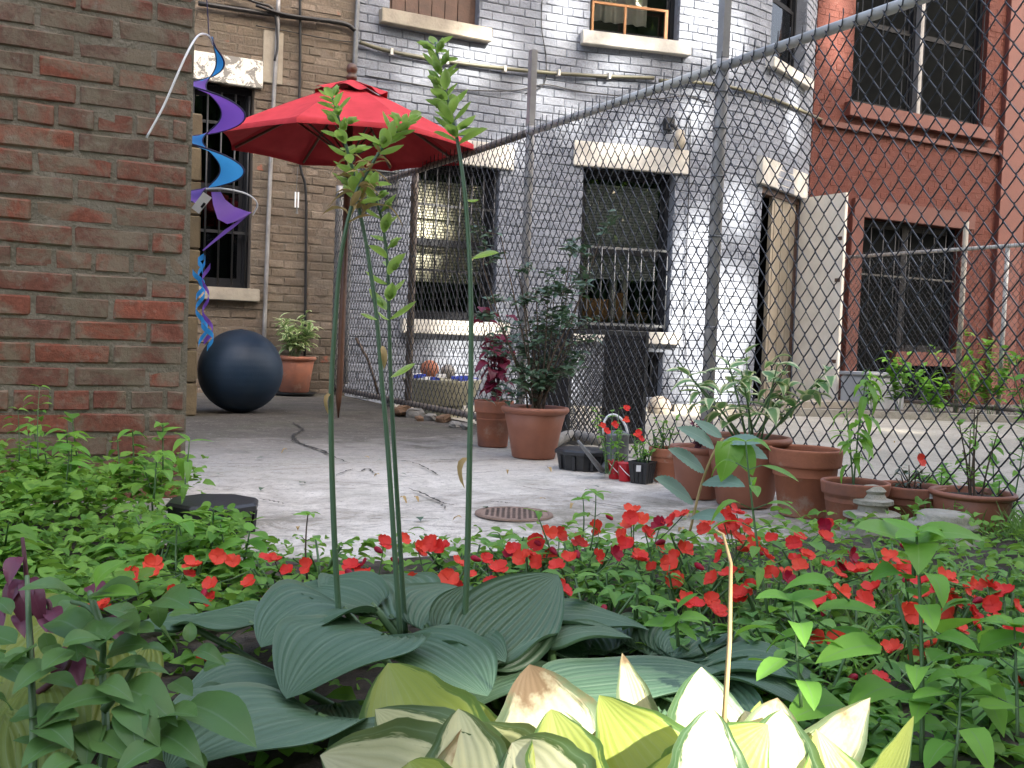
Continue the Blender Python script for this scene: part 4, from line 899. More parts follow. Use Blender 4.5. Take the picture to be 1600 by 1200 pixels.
def leafpx(parent, kind, b, t, zb, zt, wid=1.0, facing=.35, name='leaf'):      # leaf from base to tip, given by survey pixels and depths
    p, q = W(*b, zb), W(*t, zt); d = q-p; return place(lv(kind), name, lmx(p, d, UP-fw*facing, d.length, wid), parent)

# ------------------------------------------------------------------ blue hosta
hb = V((.86, 1.22, .02)); hosta = T('hosta', 'large blue green hosta with ribbed leaves and tall flower stalks', 'hosta', hb)
def hleaf(parent, b, t, zb, zt, width, arch=.03, cup=.18, mat='leaf_hosta_blue', upv=None, root=None, veins=13, vamp=.0055, wave=.03, roll=0, prof='hosta', nu=26, nv=52, name='leaf', pet=True, ptmat='stem_green', rag=0):
    p, q = W(*b, zb), W(*t, zt); m = (p+q)*.5+V((0, 0, arch)); mb = MB()
    blade(mb, p, m, q, width, upv or UP, cup, veins, vamp, wave, nu, nv, prof, ph=ru(0, 6), roll=roll, rag=rag)
    o = mb.build(name, mat, parent, True)
    if pet:
        r0 = root or ORG[parent.name]; d = (m-p).normalized(); MB().tube(spline([V((r0.x*.25+p.x*.75, r0.y*.25+p.y*.75, -.005)), V(((r0.x+p.x*7)/8, (r0.y+p.y*7)/8, max(.005, p.z*.5))), p+d*.012], 5), [.006]*10+[.004], 6, False).build('petiole', ptmat, o, True)
    return o
for a in (((606, 992), (447, 1092), 1.40, 1.24, .185, .045, .16), ((545, 952), (408, 1012), 1.52, 1.40, .17, .04, .2), ((590, 948), (412, 938), 1.58, 1.66, .15, .05, .1),
          ((612, 968), (560, 905), 1.58, 1.82, .17, .05, .12), ((616, 1000), (762, 1088), 1.42, 1.27, .15, .03, .12), ((660, 985), (720, 918), 1.52, 1.62, .12, .02, .3),
          ((835, 968), (1015, 985), 1.56, 1.58, .11, .02, .15), ((850, 1012), (992, 1000), 1.46, 1.5, .075, .03, .2), ((772, 1040), (868, 992), 1.42, 1.5, .09, .03, .35),
          ((850, 1075), (1165, 1062), 1.32, 1.42, .15, .02, .05), ((505, 1118), (262, 1205), 1.24, 1.06, .2, .04, .14), ((448, 1062), (285, 1092), 1.38, 1.3, .12, .03, .1),
          ((400, 975), (270, 975), 1.55, 1.6, .12, .02, .1), ((445, 1135), (300, 1135), 1.3, 1.2, .12, .05, .2), ((300, 975), (180, 1000), 1.6, 1.6, .11, .02, .1), ((690, 1005), (790, 1035), 1.46, 1.4, .09, .02, .3)):
    hleaf(hosta, a[0], a[1], a[2], a[3], a[4]*1.2, a[5], a[6])
# lower ring of leaves filling the clump
for k in range(15):
    a = k*2.4+.4; c0 = hb+V((math.cos(a)*.08, math.sin(a)*.08, .05)); c1 = hb+V((math.cos(a)*ru(.24, .32), math.sin(a)*ru(.24, .3), ru(.0, .05))); mb = MB()
    blade(mb, c0, (c0+c1)*.5+V((0, 0, .06)), c1, ru(.13, .17), UP, .15, 13, .005, .03, 22, 52, 'hosta', ph=k); mb.build('leaf', 'leaf_hosta_blue', hosta, True)
# upright cupped leaves
hleaf(hosta, (735, 1030), (872, 898), 1.42, 1.56, .155, .0, .12, upv=UP*.4-fw+rt0*-.3, wave=.015)
hleaf(hosta, (700, 1000), (735, 915), 1.5, 1.58, .09, .0, .3, upv=UP*.4-fw, wave=.02)
hleaf(hosta, (520, 1100), (545, 1165), 1.32, 1.22, .09, .02, .1)
# flower stalks
def scape(pts, z, r0, r1):
    P = spline([W(*p, z) for p in pts], 8); mb = MB(); n = len(P); mb.tube(P, [r0+(r1-r0)*i/(n-1) for i in range(n)], 9); o = mb.build('flower_stalk', 'scape_green', hosta, True); return P, o
def bracts(P, o, t0, t1, n, L, kind='bract', seed=0):
    random.seed(seed); m = len(P)-1
    for k in range(n):
        t = t0+(t1-t0)*(k/(n-1) if n > 1 else 0); x = t*m; i = min(int(x), m-1); p = P[i].lerp(P[i+1], x-i); ax_ = (P[i+1]-P[i]).normalized()
        a = k*2.39+ru(-.4, .4); e = rt0*math.cos(a)*1.0+V((fw.x, fw.y, 0))*math.sin(a)*.75; d = (e*.95+ax_*ru(.0, .8)).normalized(); l = L*(1.1-.45*(k/max(1, n-1)))*ru(.8, 1.15)
        place(lv(kind), 'bract' if kind == 'bract' else 'dry_bract', lmx(p, d, ax_+V((0, 0, .2)), l, ru(.9, 1.25)), o)
        if kind == 'bract' and random.random() < .35:
            q = p+d*l*.3; MB().tube([q, q+(d+ax_*.5).normalized()*.008, q+(d+ax_*.5).normalized()*.018], [.003, .006, .001], 6).build('seed_pod', 'leaf_bud', o, True)
Z1 = 1.5
P1, s1 = scape(((532, 1000), (523, 850), (518, 700), (518, 600), (524, 500), (533, 400), (553, 310), (578, 262), (600, 228), (622, 203), (641, 184)), 1.5, .0047, .0016)
P2, s2 = scape(((626, 1000), (616, 850), (606, 700), (597, 600), (588, 490), (573, 385), (560, 320), (551, 265), (537, 215), (525, 170), (518, 148)), 1.52, .0043, .0016)
P3, s3 = scape(((634, 990), (625, 850), (616, 700), (611, 600), (608, 500), (606, 420), (597, 345), (583, 300), (577, 285)), 1.55, .004, .0017)
P4, s4 = scape(((724, 1030), (730, 880), (734, 700), (736, 560), (735, 440), (728, 320), (718, 240), (706, 180), (690, 120), (680, 66)), 1.48, .0049, .0016)
bracts(P1, s1, .76, .99, 20, .039, seed=31); bracts(P2, s2, .6, .99, 34, .039, seed=32); bracts(P3, s3, .5, .99, 24, .042, seed=33); bracts(P4, s4, .69, .995, 36, .041, seed=34)
bracts(P1, s1, .55, .76, 16, .036, 'straw', 35); bracts(P2, s2, .56, .74, 15, .038, 'straw', 36); bracts(P3, s3, .78, .95, 4, .03, 'straw', 37)
for (P_, o, b, t, k) in ((P4, s4, (736, 405), (780, 397), 'bract'), (P4, s4, (728, 312), (748, 318), 'bract'), (P3, s3, (610, 590), (652, 574), 'bract'), (P2, s2, (590, 500), (562, 494), 'bract'), (P3, s3, (608, 500), (588, 492), 'bract'), (P4, s4, (733, 715), (712, 752), 'straw'), (P2, s2, (597, 540), (602, 572), 'straw'), (P1, s1, (518, 615), (505, 640), 'straw')):
    leafpx(o, k, b, t, 1.5, 1.49, 1.1, name='bract' if k == 'bract' else 'dry_bract')
random.seed(40)
# ------------------------------------------------------------------ pale variegated hosta, sunlit
hv = T('hosta', 'pale cream hosta with dark green edges and browned tips in sunlight', 'hosta', V((.66, .92, .0)))
Hk = dict(veins=9, vamp=.0016, wave=.07, rag=.035, nu=20, nv=36, ptmat='leaf_straw')
back = UP*.55-fw
PL = (((690, 1215), (606, 1036), 1.10, 1.22, .115, 'leaf_hosta_yellow'), ((745, 1230), (586, 1108), 1.03, 1.07, .075, 'leaf_hosta_pale'), ((770, 1200), (716, 1080), 1.10, 1.18, .07, 'leaf_hosta_yellow'),
      ((830, 1235), (740, 1130), 1.03, 1.09, .08, 'leaf_hosta_pale'), ((885, 1235), (827, 1038), 1.06, 1.16, .09, 'leaf_hosta_dry'), ((960, 1240), (955, 1118), 1.03, 1.07, .085, 'leaf_hosta_dry'),
      ((1075, 1235), (936, 1086), .98, 1.04, .07, 'leaf_hosta_yellow'), ((1105, 1235), (1096, 1042), 1.05, 1.14, .105, 'leaf_hosta_pale'), ((1010, 1130), (972, 1020), 1.14, 1.17, .032, 'leaf_hosta_dry'),
      ((1080, 1235), (1200, 1132), .98, 1.02, .06, 'leaf_hosta_yellow'), ((1190, 1240), (1215, 1090), 1.04, 1.08, .06, 'leaf_hosta_dry'), ((1215, 1240), (1360, 1090), 1.04, 1.08, .05, 'leaf_hosta_dry'),
      ((1350, 1240), (1428, 1118), 1.06, 1.1, .025, 'leaf_hosta_yellow'), ((700, 1240), (500, 1180), 1.0, 1.02, .08, 'leaf_hosta_pale'), ((620, 1230), (520, 1140), 1.1, 1.14, .085, 'leaf_hosta_blue'),
      ((860, 1250), (800, 1160), .96, 1.0, .07, 'leaf_hosta_pale'), ((905, 1240), (880, 1110), 1.08, 1.12, .07, 'leaf_hosta_pale'), ((1150, 1240), (1188, 1095), 1.12, 1.16, .04, 'leaf_hosta_yellow'), ((660, 1250), (640, 1190), .95, .98, .06, 'leaf_hosta_yellow'))
for b, t, zb, zt, w_, m in PL: hleaf(hv, (b[0]+.3*(b[0]-t[0]), b[1]+.45*(b[1]-t[1])+20), t, zb, zt, w_*1.75, ru(-.02, .02), ru(.05, .3), m, back+V((ru(-.6, .6), 0, ru(-.2, .3))), pet=False, prof='pale', **Hk)
random.seed(47)
for k in range(14):
    x = 590+k*54+ru(-20, 20); y = ru(1105, 1175); z = ru(.98, 1.12); hleaf(hv, (x+ru(-40, 60), y+190), (x, y), z-.06, z, ru(.08, .115), ru(-.02, .02), ru(.08, .35), ('leaf_hosta_pale', 'leaf_hosta_yellow', 'leaf_hosta_pale', 'leaf_hosta_dry')[k % 4], back+V((ru(-.6, .6), 0, ru(-.2, .3))), pet=False, prof='pale', **Hk)
# ------------------------------------------------------------------ lime hosta at left corner
hl = T('hosta', 'yellow lime hosta leaves low in the left corner behind the rose stems', 'hosta', V((-.02, 1.1, .0)))
for b, t, zb, zt, w_ in (((20, 1130), (110, 960), 1.15, 1.35, .14), ((130, 1150), (150, 1000), 1.2, 1.36, .14), ((-30, 1100), (10, 950), 1.2, 1.4, .15), ((60, 1230), (60, 1060), 1.0, 1.15, .14), ((190, 1120), (230, 1010), 1.25, 1.4, .1), ((-10, 1240), (-40, 1120), 1.0, 1.1, .12), ((90, 1050), (60, 930), 1.35, 1.5, .12)):
    hleaf(hl, b, t, zb, zt, w_*.78, .03, .1, 'leaf_hosta_lime', UP*.8-fw*.6, veins=9, vamp=.004, nu=16, nv=36)

# ------------------------------------------------------------------ rose stems bottom left
def stemmed(name, label, cat, base_px, zb, stems, mat, r=.004, group=None):
    t = T(name, label, cat, W(*base_px, zb), group)
    for pts in stems: P_ = spline([W(*p[:2], p[2]) for p in pts], 6); n_ = len(P_); MB().tube(P_, [r*(1-.5*i/n_) for i in range(n_)], 7).build('stem', mat, t, True)
    return t
ro = stemmed('rose_bush', 'dark green rose stems with glossy oval leaves in the bottom left corner', 'bush', (150, 1260), 1.0, [[(150, 1260, 1.0), (165, 1150, 1.02), (160, 1060, 1.05), (160, 985, 1.05), (140, 950, 1.06), (112, 940, 1.08)], [(160, 985, 1.05), (143, 935, 1.06), (140, 925, 1.07)], [(48, 1260, .95), (52, 1150, .98), (48, 1050, 1.0), (44, 950, 1.03), (42, 900, 1.05)], [(162, 1110, 1.03), (200, 1060, 1.03), (214, 1028, 1.04)]], 'stem_green', .0045)
for b, t, zb, zt in (((132, 940), (38, 905), 1.05, 1.0), ((150, 925), (215, 925), 1.06, 1.02), ((200, 968), (150, 1000), 1.05, 1.0), ((60, 1040), (-5, 1030), 1.0, .98), ((52, 1065), (25, 1068), 1.0, .97), ((90, 1045), (25, 1060), 1.0, .95), ((110, 1015), (65, 1045), 1.0, .96), ((178, 1090), (84, 1100), 1.0, .96), ((180, 1080), (270, 1105), 1.02, .98), ((205, 1110), (210, 1162), 1.0, .95), ((190, 1100), (245, 1145), 1.0, .96), ((250, 1095), (262, 1140), 1.03, 1.0), ((160, 1045), (125, 1020), 1.04, 1.0), ((160, 1055), (208, 1035), 1.04, 1.0), ((290, 1100), (398, 1146), 1.05, 1.0), ((60, 1130), (122, 1115), .98, .96), ((60, 1140), (110, 1150), .97, .94), ((100, 1160), (35, 1185), .97, .92), ((130, 1130), (145, 1165), 1.0, .96), ((150, 1150), (200, 1185), .98, .95), ((240, 1150), (310, 1172), 1.0, .96), ((170, 1020), (225, 1000), 1.06, 1.04), ((80, 970), (152, 995), 1.08, 1.05), ((20, 1120), (70, 1115), 1.0, .98), ((120, 1190), (60, 1210), .95, .9), ((250, 1165), (180, 1200), .97, .93), ((160, 1200), (110, 1215), .94, .9), ((270, 1065), (300, 1085), 1.08, 1.05), ((95, 1100), (60, 1125), 1.0, .96), ((150, 1135), (130, 1185), 1.0, .95)):
    leafpx(ro, 'rose', b, t, zb, zt, ru(.85, 1.1), ru(.15, .8))
random.seed(41)
for k in range(70):
    x, y = ru(-20, 330), ru(935, 1215); z = ru(.98, 1.3); a = ru(0, 6.28); l_ = ru(40, 75); leafpx(ro, 'rose', (x, y), (x+l_*math.cos(a), y+l_*.6*math.sin(a)), z, z-ru(-.03, .05), ru(.85, 1.15), ru(.1, .7))
leafpx(ro, 'bright', (150, 922), (178, 872), 1.05, 1.03, 1.0, .8); leafpx(ro, 'bright', (150, 930), (213, 925), 1.05, 1.02, .9, .3)
pu = stemmed('purple_plant', 'purple leaved plant with drooping pods at the left edge', 'plant', (40, 1200), 1.12, [[(40, 1200, 1.12), (50, 1080, 1.12), (45, 960, 1.12), (40, 890, 1.12), (35, 840, 1.13)], [(45, 960, 1.12), (75, 940, 1.12), (80, 985, 1.11)], [(50, 1090, 1.12), (100, 1050, 1.1), (115, 1015, 1.1)]], 'stem_purple', .004)
for b, t in (((40, 908), (0, 945)), ((40, 905), (30, 965)), ((42, 905), (65, 962)), ((30, 960), (35, 985)), ((75, 950), (72, 985)), ((80, 950), (90, 975)), ((100, 1010), (85, 1062)), ((110, 1020), (125, 1070)), ((80, 985), (125, 985)), ((0, 1110), (35, 1130)), ((5, 1110), (10, 1160)), ((160, 975), (190, 990)), ((0, 950), (-5, 990)), ((140, 915), (165, 930)), ((30, 870), (10, 905))):
    leafpx(pu, 'purple', b, t, 1.12, 1.09, ru(.9, 1.3), .6)

# ------------------------------------------------------------------ impatiens
def flower_mesh(seed, mat):
    random.seed(seed); mb = MB()
    for k in range(5):
        a = k*2*math.pi/5+ru(-.15, .15); e = V((math.cos(a), math.sin(a), 0)); s_ = V((-e.y, e.x, 0)); L = ru(.46, .54); wd_ = ru(.25, .33); up_ = ru(-.08, .42)
        rows = []
        for i, (u, w_) in enumerate(((0.04, .1), (.35, .75), (.72, 1.), (.95, .7), (1.0, .3))):
            rows.append([e*(L*u*(1-.06*(1-abs(v))*(u > .9)))+s_*(wd_*w_*v)+V((0, 0, .02*k*.3+up_*u*u+.06*abs(v)*u+ru(-.02, .02))) for v in (-1, -.4, .4, 1)])
        mb.grid(rows)
    mb.lathe((0, 0, .03), [(.05, 0), (.03, .03), (.0, .035)], 6); return mb.mesh('flower', mat, True)
FL = [flower_mesh(i, 'petal_red') for i in range(5)]; FC_ = [flower_mesh(10+i, 'petal_crimson') for i in range(2)]
BUD = MB().lathe((0, 0, 0), [(.03, 0), (.16, .14), (.2, .34), (.14, .62), (.02, .8)], 8).mesh('bud', 'petal_crimson', True)
FPX_ = [(985, 810), (1065, 805), (1130, 808), (1152, 802), (1290, 822), (875, 835), (838, 848), (935, 826), (978, 853), (1010, 832), (1100, 828), (1122, 845), (1055, 872), (960, 866), (1152, 842), (1240, 850), (1262, 868), (1200, 872), (1085, 945), (1112, 906), (1046, 880), (882, 920), (800, 865), (816, 872), (780, 890), (830, 868), (718, 880), (655, 860), (690, 856), (600, 850), (548, 885), (566, 884), (480, 886), (430, 876), (390, 910), (340, 870), (330, 912), (240, 884), (272, 930), (160, 950), (118, 956), (320, 1026), (640, 914), (1072, 945), (1112, 940), (1205, 895), (1275, 935), (1340, 894), (1366, 920), (1310, 886), (1416, 890), (1440, 930), (1480, 906), (1522, 916), (1550, 945), (1526, 975), (1582, 986), (1396, 1015), (1332, 1000), (1308, 1000), (1376, 1060), (1592, 1065), (1490, 940), (1392, 870), (1364, 890), (1350, 940), (1440, 908), (1030, 820), (990, 800), (1290, 842), (1140, 815), (1165, 818), (1545, 915), (1590, 950), (1465, 925), (1250, 885), (1330, 870), (1070, 860), (905, 850), (760, 875), (1000, 870), (1125, 870), (1180, 850), (300, 885), (205, 900), (1230, 905), (1300, 940), (1430, 960), (1570, 925), (1500, 985), (870, 885), (700, 905), (1160, 930)]
BPX = [(947, 803), (1062, 847), (835, 845), (735, 870), (610, 872), (1248, 858), (900, 860), (585, 855), (320, 920), (1040, 845), (1175, 860), (1290, 950), (1420, 900), (1535, 935), (1405, 850), (860, 855), (540, 890), (1085, 880), (945, 945), (1340, 1055)]
def fz(y): return float(np.interp(y, (780, 860, 950, 1020, 1100, 1200), (2.15, 1.88, 1.66, 1.55, 1.42, 1.3)))
spots = []
random.seed(44)
for r_, (z, n_) in enumerate(((2.25, 13), (2.08, 15), (1.93, 15), (1.8, 14), (1.68, 13), (1.56, 12), (1.45, 11), (1.34, 9))):
    for k in range(n_):
        x = 190+(1650-190)*(k+.5+ru(-.3, .3))/n_
        if z > 2.0 and x > 1210: continue
        if z < 1.85 and x < 900: continue
        if z < 1.6 and x < 1080: continue
        if z < 1.5 and x < 1200: continue
        if x < 760 and random.random() < .25: continue
        spots.append((x, z+ru(-.04, .04)))
imps = []
COLS = ((330, 'below the black tray'), (430, 'left of the hosta stalks'), (520, 'just left of the leftmost hosta stalk'), (640, 'behind the pair of hosta stalks'), (760, 'behind the tallest hosta stalk'), (850, 'below the drain cover'), (930, 'right of the drain cover'), (1010, 'below the red pails'), (1090, 'below the toothed blue green seedling'), (1170, 'below the variegated pot'), (1260, 'below the tall empty pot'), (1350, 'below the carved finial'), (1440, 'below the stickered pot'), (1530, 'below the wide low pot'), (9999, 'at the right edge'))
ROWS = ((2.17, 'at the back edge of the bed'), (2.0, 'in the second row from the patio'), (1.86, 'in the third row from the patio'), (1.74, 'in the middle rows of the bed'), (1.62, 'in the lower middle of the bed'), (1.5, 'in the second row from the front'), (0, 'in the front row'))
def settle(things, head):      # one label each: row, then what is above it, then left or right of its twin
    by = {}
    for t, x, z in things: by.setdefault((next(r for k, r in ROWS if z > k), next(c for k, c in COLS if x < k)), []).append((x, t))
    for (r, c), L_ in by.items():
        L_.sort(key=lambda i: i[0]); nm = {1: ('',), 2: (', left one', ', right one'), 3: (', left one', ', middle one', ', right one')}.get(len(L_))
        for i, (x, t) in enumerate(L_): t['label'] = head+' '+r+', '+c.replace('below the', 'before the')+(nm[i] if nm else ', '+('first', 'second', 'third', 'fourth', 'fifth', 'sixth', 'seventh', 'eighth', 'ninth', 'tenth', 'eleventh', 'twelfth')[i]+' from the left')
for x, z in spots:
    p = W(x, 800, z); lab = ''
    b = V((p.x, p.y, .02)); t = T('impatiens', lab, 'flower plant', b, 'impatiens in the flower bed'); hgt = (float(np.interp(z, (1.3, 1.6, 1.9, 2.1, 2.3), (.08, .12, .17, .14, .07))) if x > 760 else .1)*ru(.75, 1.1); tops = []
    st_ = MB()
    for k in range(6):
        e = rdir(.7, 1.3); q = b+e*hgt*ru(.85, 1.1); tops.append(q); st_.tube([b+e*.01, b+e*hgt*.5+V((0, 0, .01)), q], [.0035, .003, .002], 5, False)
    st_.build('stem', 'stem_green', t, True)
    for k in range(36 if x > 760 else 18):
        q = random.choice(tops); f_ = ru(.35, 1.05); q2 = b.lerp(q, f_)+V((0, 0, .004)); leaf(t, 'imp', q2, rdir(-.35, .35), ru(.028, .05)*(1 if x > 760 else .85))
    imps.append((t, b, tops))
settle([(i[0], spots[k][0], spots[k][1]) for k, i in enumerate(imps)], 'impatiens')
def nearest(p): return min(imps, key=lambda i: (i[1].x-p.x)**2+(i[1].y-p.y)**2)
for k, (x, y) in enumerate(FPX_):
    p = W(x, y, fz(y)+ru(-.03, .03)); t, b, tp = nearest(p); nrm = (UP*ru(.3, 1.2)-fw*ru(.0, 1.0)+rt0*ru(-.8, .8)).normalized(); me = FC_[k % 2] if k % 9 == 4 else FL[k % 5]
    place(me, 'flower', lmx(p, nrm.orthogonal(), nrm, ru(.026, .037)), t); q = min(tp, key=lambda q: (q-p).length)
    MB().tube([q, (p+q)*.5-V((0, 0, .004)), p-nrm*.003], .0012, 4, False).build('flower_stem', 'stem_green', t)
    if random.random() < .9: q2 = p+V((ru(-.04, .04), ru(-.04, .04), ru(-.03, .012))); place(FL[(k+2) % 5], 'flower', lmx(q2, nrm.cross(UP), nrm+rt0*ru(-.8, .8), ru(.022, .034)), t)
for (x, y) in BPX:
    p = W(x, y, fz(y)); t, b, tp = nearest(p); d = (UP*-.2-fw*.4+rt0*ru(-1, 1)).normalized(); place(BUD, 'bud', lmx(p, d.orthogonal(), d, .03), t)

# ------------------------------------------------------------------ weeds and seedlings
def weed(label, base, top, zb, zt, pairs, kind, L, mat='stem_green', r=.0025, group=None, facing=.4, name='weed', spread=1.0, top_whorl=4, droop=.1):
    p, q = W(*base, zb), W(*top, zt); t = T(name, label, 'weed', p, group); m = (p+q)*.5+rt0*ru(-.008, .008); P_ = [bez(p, m, q, i/8) for i in range(9)]
    MB().tube(P_, [r*(1-.5*i/8) for i in range(9)], 6).build('stem', mat, t, True)
    for k in range(pairs):
        f_ = .25+.7*k/max(1, pairs); s_ = bez(p, m, q, f_); a = ru(0, 3.1)
        for sg in (0, 1):
            aa = a+sg*math.pi+ru(-.4, .4); e = V((math.cos(aa), math.sin(aa), 0)); pe = s_+e*L*.35*spread+V((0, 0, L*.15)); MB().tube([s_, pe], r*.4, 4, False).build('leaf_stalk', mat, t)
            leaf(t, kind, pe, e+V((0, 0, -droop+ru(-.2, .2))), L*ru(.75, 1.1))
    for k in range(top_whorl): a = k*2*math.pi/top_whorl+ru(-.3, .3); e = V((math.cos(a), math.sin(a), ru(-.1, .4))); leaf(t, kind, q, e, L*ru(.7, 1.0))
    return t
weed('tall straight weed with a broad bright green leaf at its top, right foreground', (1440, 1190), (1432, 835), 1.2, 1.25, 5, 'weed', .055, r=.0035)
t = T('weed', 'broad backlit green leaf rising in front of the carved stones', 'weed', W(1428, 900, 1.28)); MB().tube([W(1428, 900, 1.28), W(1427, 850, 1.28)], .003, 6).build('stem', 'stem_green', t)
for tip, k, zt in (((1340, 818), 'bright', 1.24), ((1530, 822), 'bright', 1.25), ((1428, 820), 'bright', 1.4), ((1440, 868), 'bright', 1.2)): leafpx(t, k, (1428, 850), tip, 1.28, zt, 1.1, .4)
weed('weed with long leaf stalks in the flower bed right of the pale hosta', (1252, 1105), (1238, 940), 1.25, 1.28, 4, 'weed', .06, spread=1.4)
weed('leafy weed rising at the bottom right corner', (1490, 1200), (1500, 1060), 1.15, 1.2, 4, 'weed', .06); weed('weed at the right edge among the red flowers', (1590, 1150), (1585, 980), 1.2, 1.25, 4, 'weed', .06)
weed('small weed with toothed leaves on the patio edge left of the stalks', (480, 905), (481, 805), 1.9, 1.9, 2, 'weed', .034, 'stem_brown', .0022)
weed('thin weed in front of the drain cover, left one', (910, 845), (911, 780), 1.95, 1.95, 2, 'weed', .03, r=.0018); weed('thin weed beside the drain cover with a folded leaf', (922, 860), (931, 772), 1.9, 1.9, 2, 'bright', .034, r=.0018)
weed('drooping thin weed below the drain cover', (860, 860), (838, 800), 1.9, 1.9, 1, 'weed', .03, r=.0018, top_whorl=3)
weed('narrow leaved weed growing in front of the big variegated pot', (1200, 960), (1165, 690), 1.7, 1.75, 6, 'brlance', .065, r=.003)
weed('upright weed at the corner of the brick wall', (286, 790), (296, 690), 2.7, 2.75, 2, 'brlance', .09, r=.003, top_whorl=3); weed('broad leaved weed in front of the brick wall end', (276, 900), (277, 820), 2.0, 2.02, 2, 'weed', .07, r=.003, spread=1.3)
weed('bushy green weed at the wall foot, left of its corner', (240, 780), (245, 715), 2.6, 2.6, 2, 'bright', .065, r=.003); weed('slender creeper climbing the brick wall', (60, 720), (62, 605), 2.55, 2.6, 7, 'cover', .03, r=.0015, top_whorl=2)
weed('short creeper shoot on the brick wall, left of the slender one', (30, 720), (28, 640), 2.5, 2.5, 5, 'cover', .03, r=.0015, top_whorl=2)
t = T('seedling', 'seedling with large toothed blue green leaflets in front of the pots', 'seedling', W(1080, 830, 1.95)); sp_ = spline([W(1078, 830, 1.95), W(1095, 760, 1.95), W(1113, 712, 1.93), W(1130, 685, 1.92)], 6); MB().tube(sp_, [.0028]*len(sp_), 6).build('stem', 'stem_straw', t, True)
for b, tp, zt in (((1116, 700), (1064, 664), 1.9), ((1101, 736), (1046, 700), 1.88), ((1083, 784), (1026, 745), 1.86), ((1130, 688), (1190, 690), 1.85), ((1128, 690), (1200, 715), 1.88), ((1098, 755), (1160, 752), 1.85), ((1080, 808), (1130, 806), 1.85), ((1128, 684), (1085, 655), 1.95)): leafpx(t, 'glau', b, tp, 1.94, zt, 1.15, 1.0, 'leaflet')
leafpx(t, 'bright', (1142, 690), (1130, 745), 1.9, 1.86, 1.3, 1.5); leafpx(t, 'bright', (1150, 695), (1178, 738), 1.9, 1.86, 1.3, 1.5)
o = MB().tube([W(1128, 1180, 1.0), W(1140, 1000, 1.02), W(1142, 880, 1.04), W(1130, 835, 1.05), W(1118, 828, 1.05)], [.003, .0024, .0019, .0015, .001], 7).build('dry_stalk', 'stem_straw', None, True); tag(o, 'tall dry straw coloured stalk in front of the pale hosta', 'stalk')
t = T('weed', 'large leaved weed spreading over the right of the flower bed', 'weed', W(1430, 1080, 1.3)); MB().tube([W(1430, 1080, 1.3), W(1420, 1000, 1.3), W(1400, 930, 1.3)], .003, 6).build('stem', 'stem_green', t, True)
for b_, t_ in (((1378, 1010), (1275, 1022)), ((1265, 962), (1372, 942)), ((1530, 1018), (1625, 985)), ((1415, 905), (1372, 884)), ((1500, 1055), (1572, 1112)), ((1480, 1140), (1408, 1130)), ((1330, 1110), (1238, 1104)), ((1560, 1090), (1605, 1115)), ((1400, 1075), (1330, 1090)), ((1250, 990), (1190, 1010)), ((1300, 915), (1225, 905)), ((1470, 990), (1540, 960)), ((1590, 1120), (1530, 1150)), ((1270, 1150), (1330, 1165)), ((1440, 1180), (1500, 1190)), ((1350, 1000), (1300, 975)), ((1560, 1185), (1620, 1170)), ((1385, 1150), (1350, 1195))):
    leafpx(t, 'weed', b_, t_, 1.28+ru(-.05, .05), 1.26+ru(-.05, .05), ru(.8, 1.05), ru(.1, .5)); MB().tube([W(b_[0], b_[1], 1.28), W(b_[0]*.7+1430*.3, b_[1]+35, 1.3)], .0014, 4, False).build('leaf_stalk', 'stem_green', t)
t = T('weed', 'broad leaved weed right of the blue green hosta', 'weed', W(1060, 1010, 1.5)); MB().tube([W(1060, 1010, 1.5), W(1055, 950, 1.5)], .003, 6).build('stem', 'stem_green', t, True)
for b_, t_ in (((1055, 952), (1012, 930)), ((1055, 955), (1090, 925)), ((1058, 960), (1035, 985)), ((1060, 965), (1110, 965)), ((1058, 975), (1090, 1000)), ((1055, 975), (1005, 975))): leafpx(t, 'weed', b_, t_, 1.5, 1.48, 1.0, .3)
# scattered weeds filling the bed on the right
random.seed(52)
lw = []
for k in range(46):
    x, y = ru(880, 1640), ru(960, 1230); z = float(np.interp(y, (900, 1250), (1.62, 1.08)))+ru(-.05, .05); p = W(x, y, z); h_ = ru(.03, .085)
    t = T('weed', 'low green weed in the tangle below the red flowers', 'weed', V((p.x, p.y, .02)), 'low weeds in the bed'); lw.append((t, x, z)); kd = random.choice(['weed', 'imp', 'weed', 'bright' if random.random() < .35 else 'weed'])
    MB().tube([V((p.x, p.y, .0)), V((p.x+ru(-.01, .01), p.y, h_))], [.0025, .0015], 5).build('stem', 'stem_green', t)
    for j in range(random.randint(10, 15)): f_ = ru(.3, 1); leaf(t, kd, V((p.x, p.y, h_*f_)), rdir(-.25, .45), ru(.026, .052))
settle(lw, 'low weed')
# ground cover: an uncountable mass of small leaves
def cover(name, label, pts_, n, kinds, Lr, seed, hmax):
    random.seed(seed); it = []
    for k in range(n):
        x, y, hm = pts_(); h_ = hm*random.random()**.7; it.append((random.choice(LM[random.choice(kinds)]), lmx((x, y, .035+h_), rdir(-.3, .5), UP+V((ru(-.8, .8), ru(-.8, .8), 0)), ru(*Lr))))
    o = join_inst(None, name, it); tag(o, label, 'ground cover'); return o
def left_bed():
    while True:
        x, y = ru(-.75, .62), ru(1.75, 3.3)
        lim = .55-max(0, (2.45-y))*.15-(.17 if 2.5 < y < 2.95 else 0)+.04*math.sin(y*17)
        if x < lim: return x, y, .06+.2*max(0, min(1, (y-2.0)/1.1))*max(.25, min(1, (.5-x)*1.4))+.03*math.sin(x*9)*math.cos(y*7)
cover('ground_cover', 'dense mixed ivy and weeds at the foot of the brick wall', left_bed, 6500, ['cover'], (.02, .046), 61, .2)
def mid_bed():
    x = ru(-.5, 2.55); y1 = 2.36-.13*max(0, x-.4); return x, ru(.75, y1), ru(.01, .05+.05*max(0, min(1, x-1)))
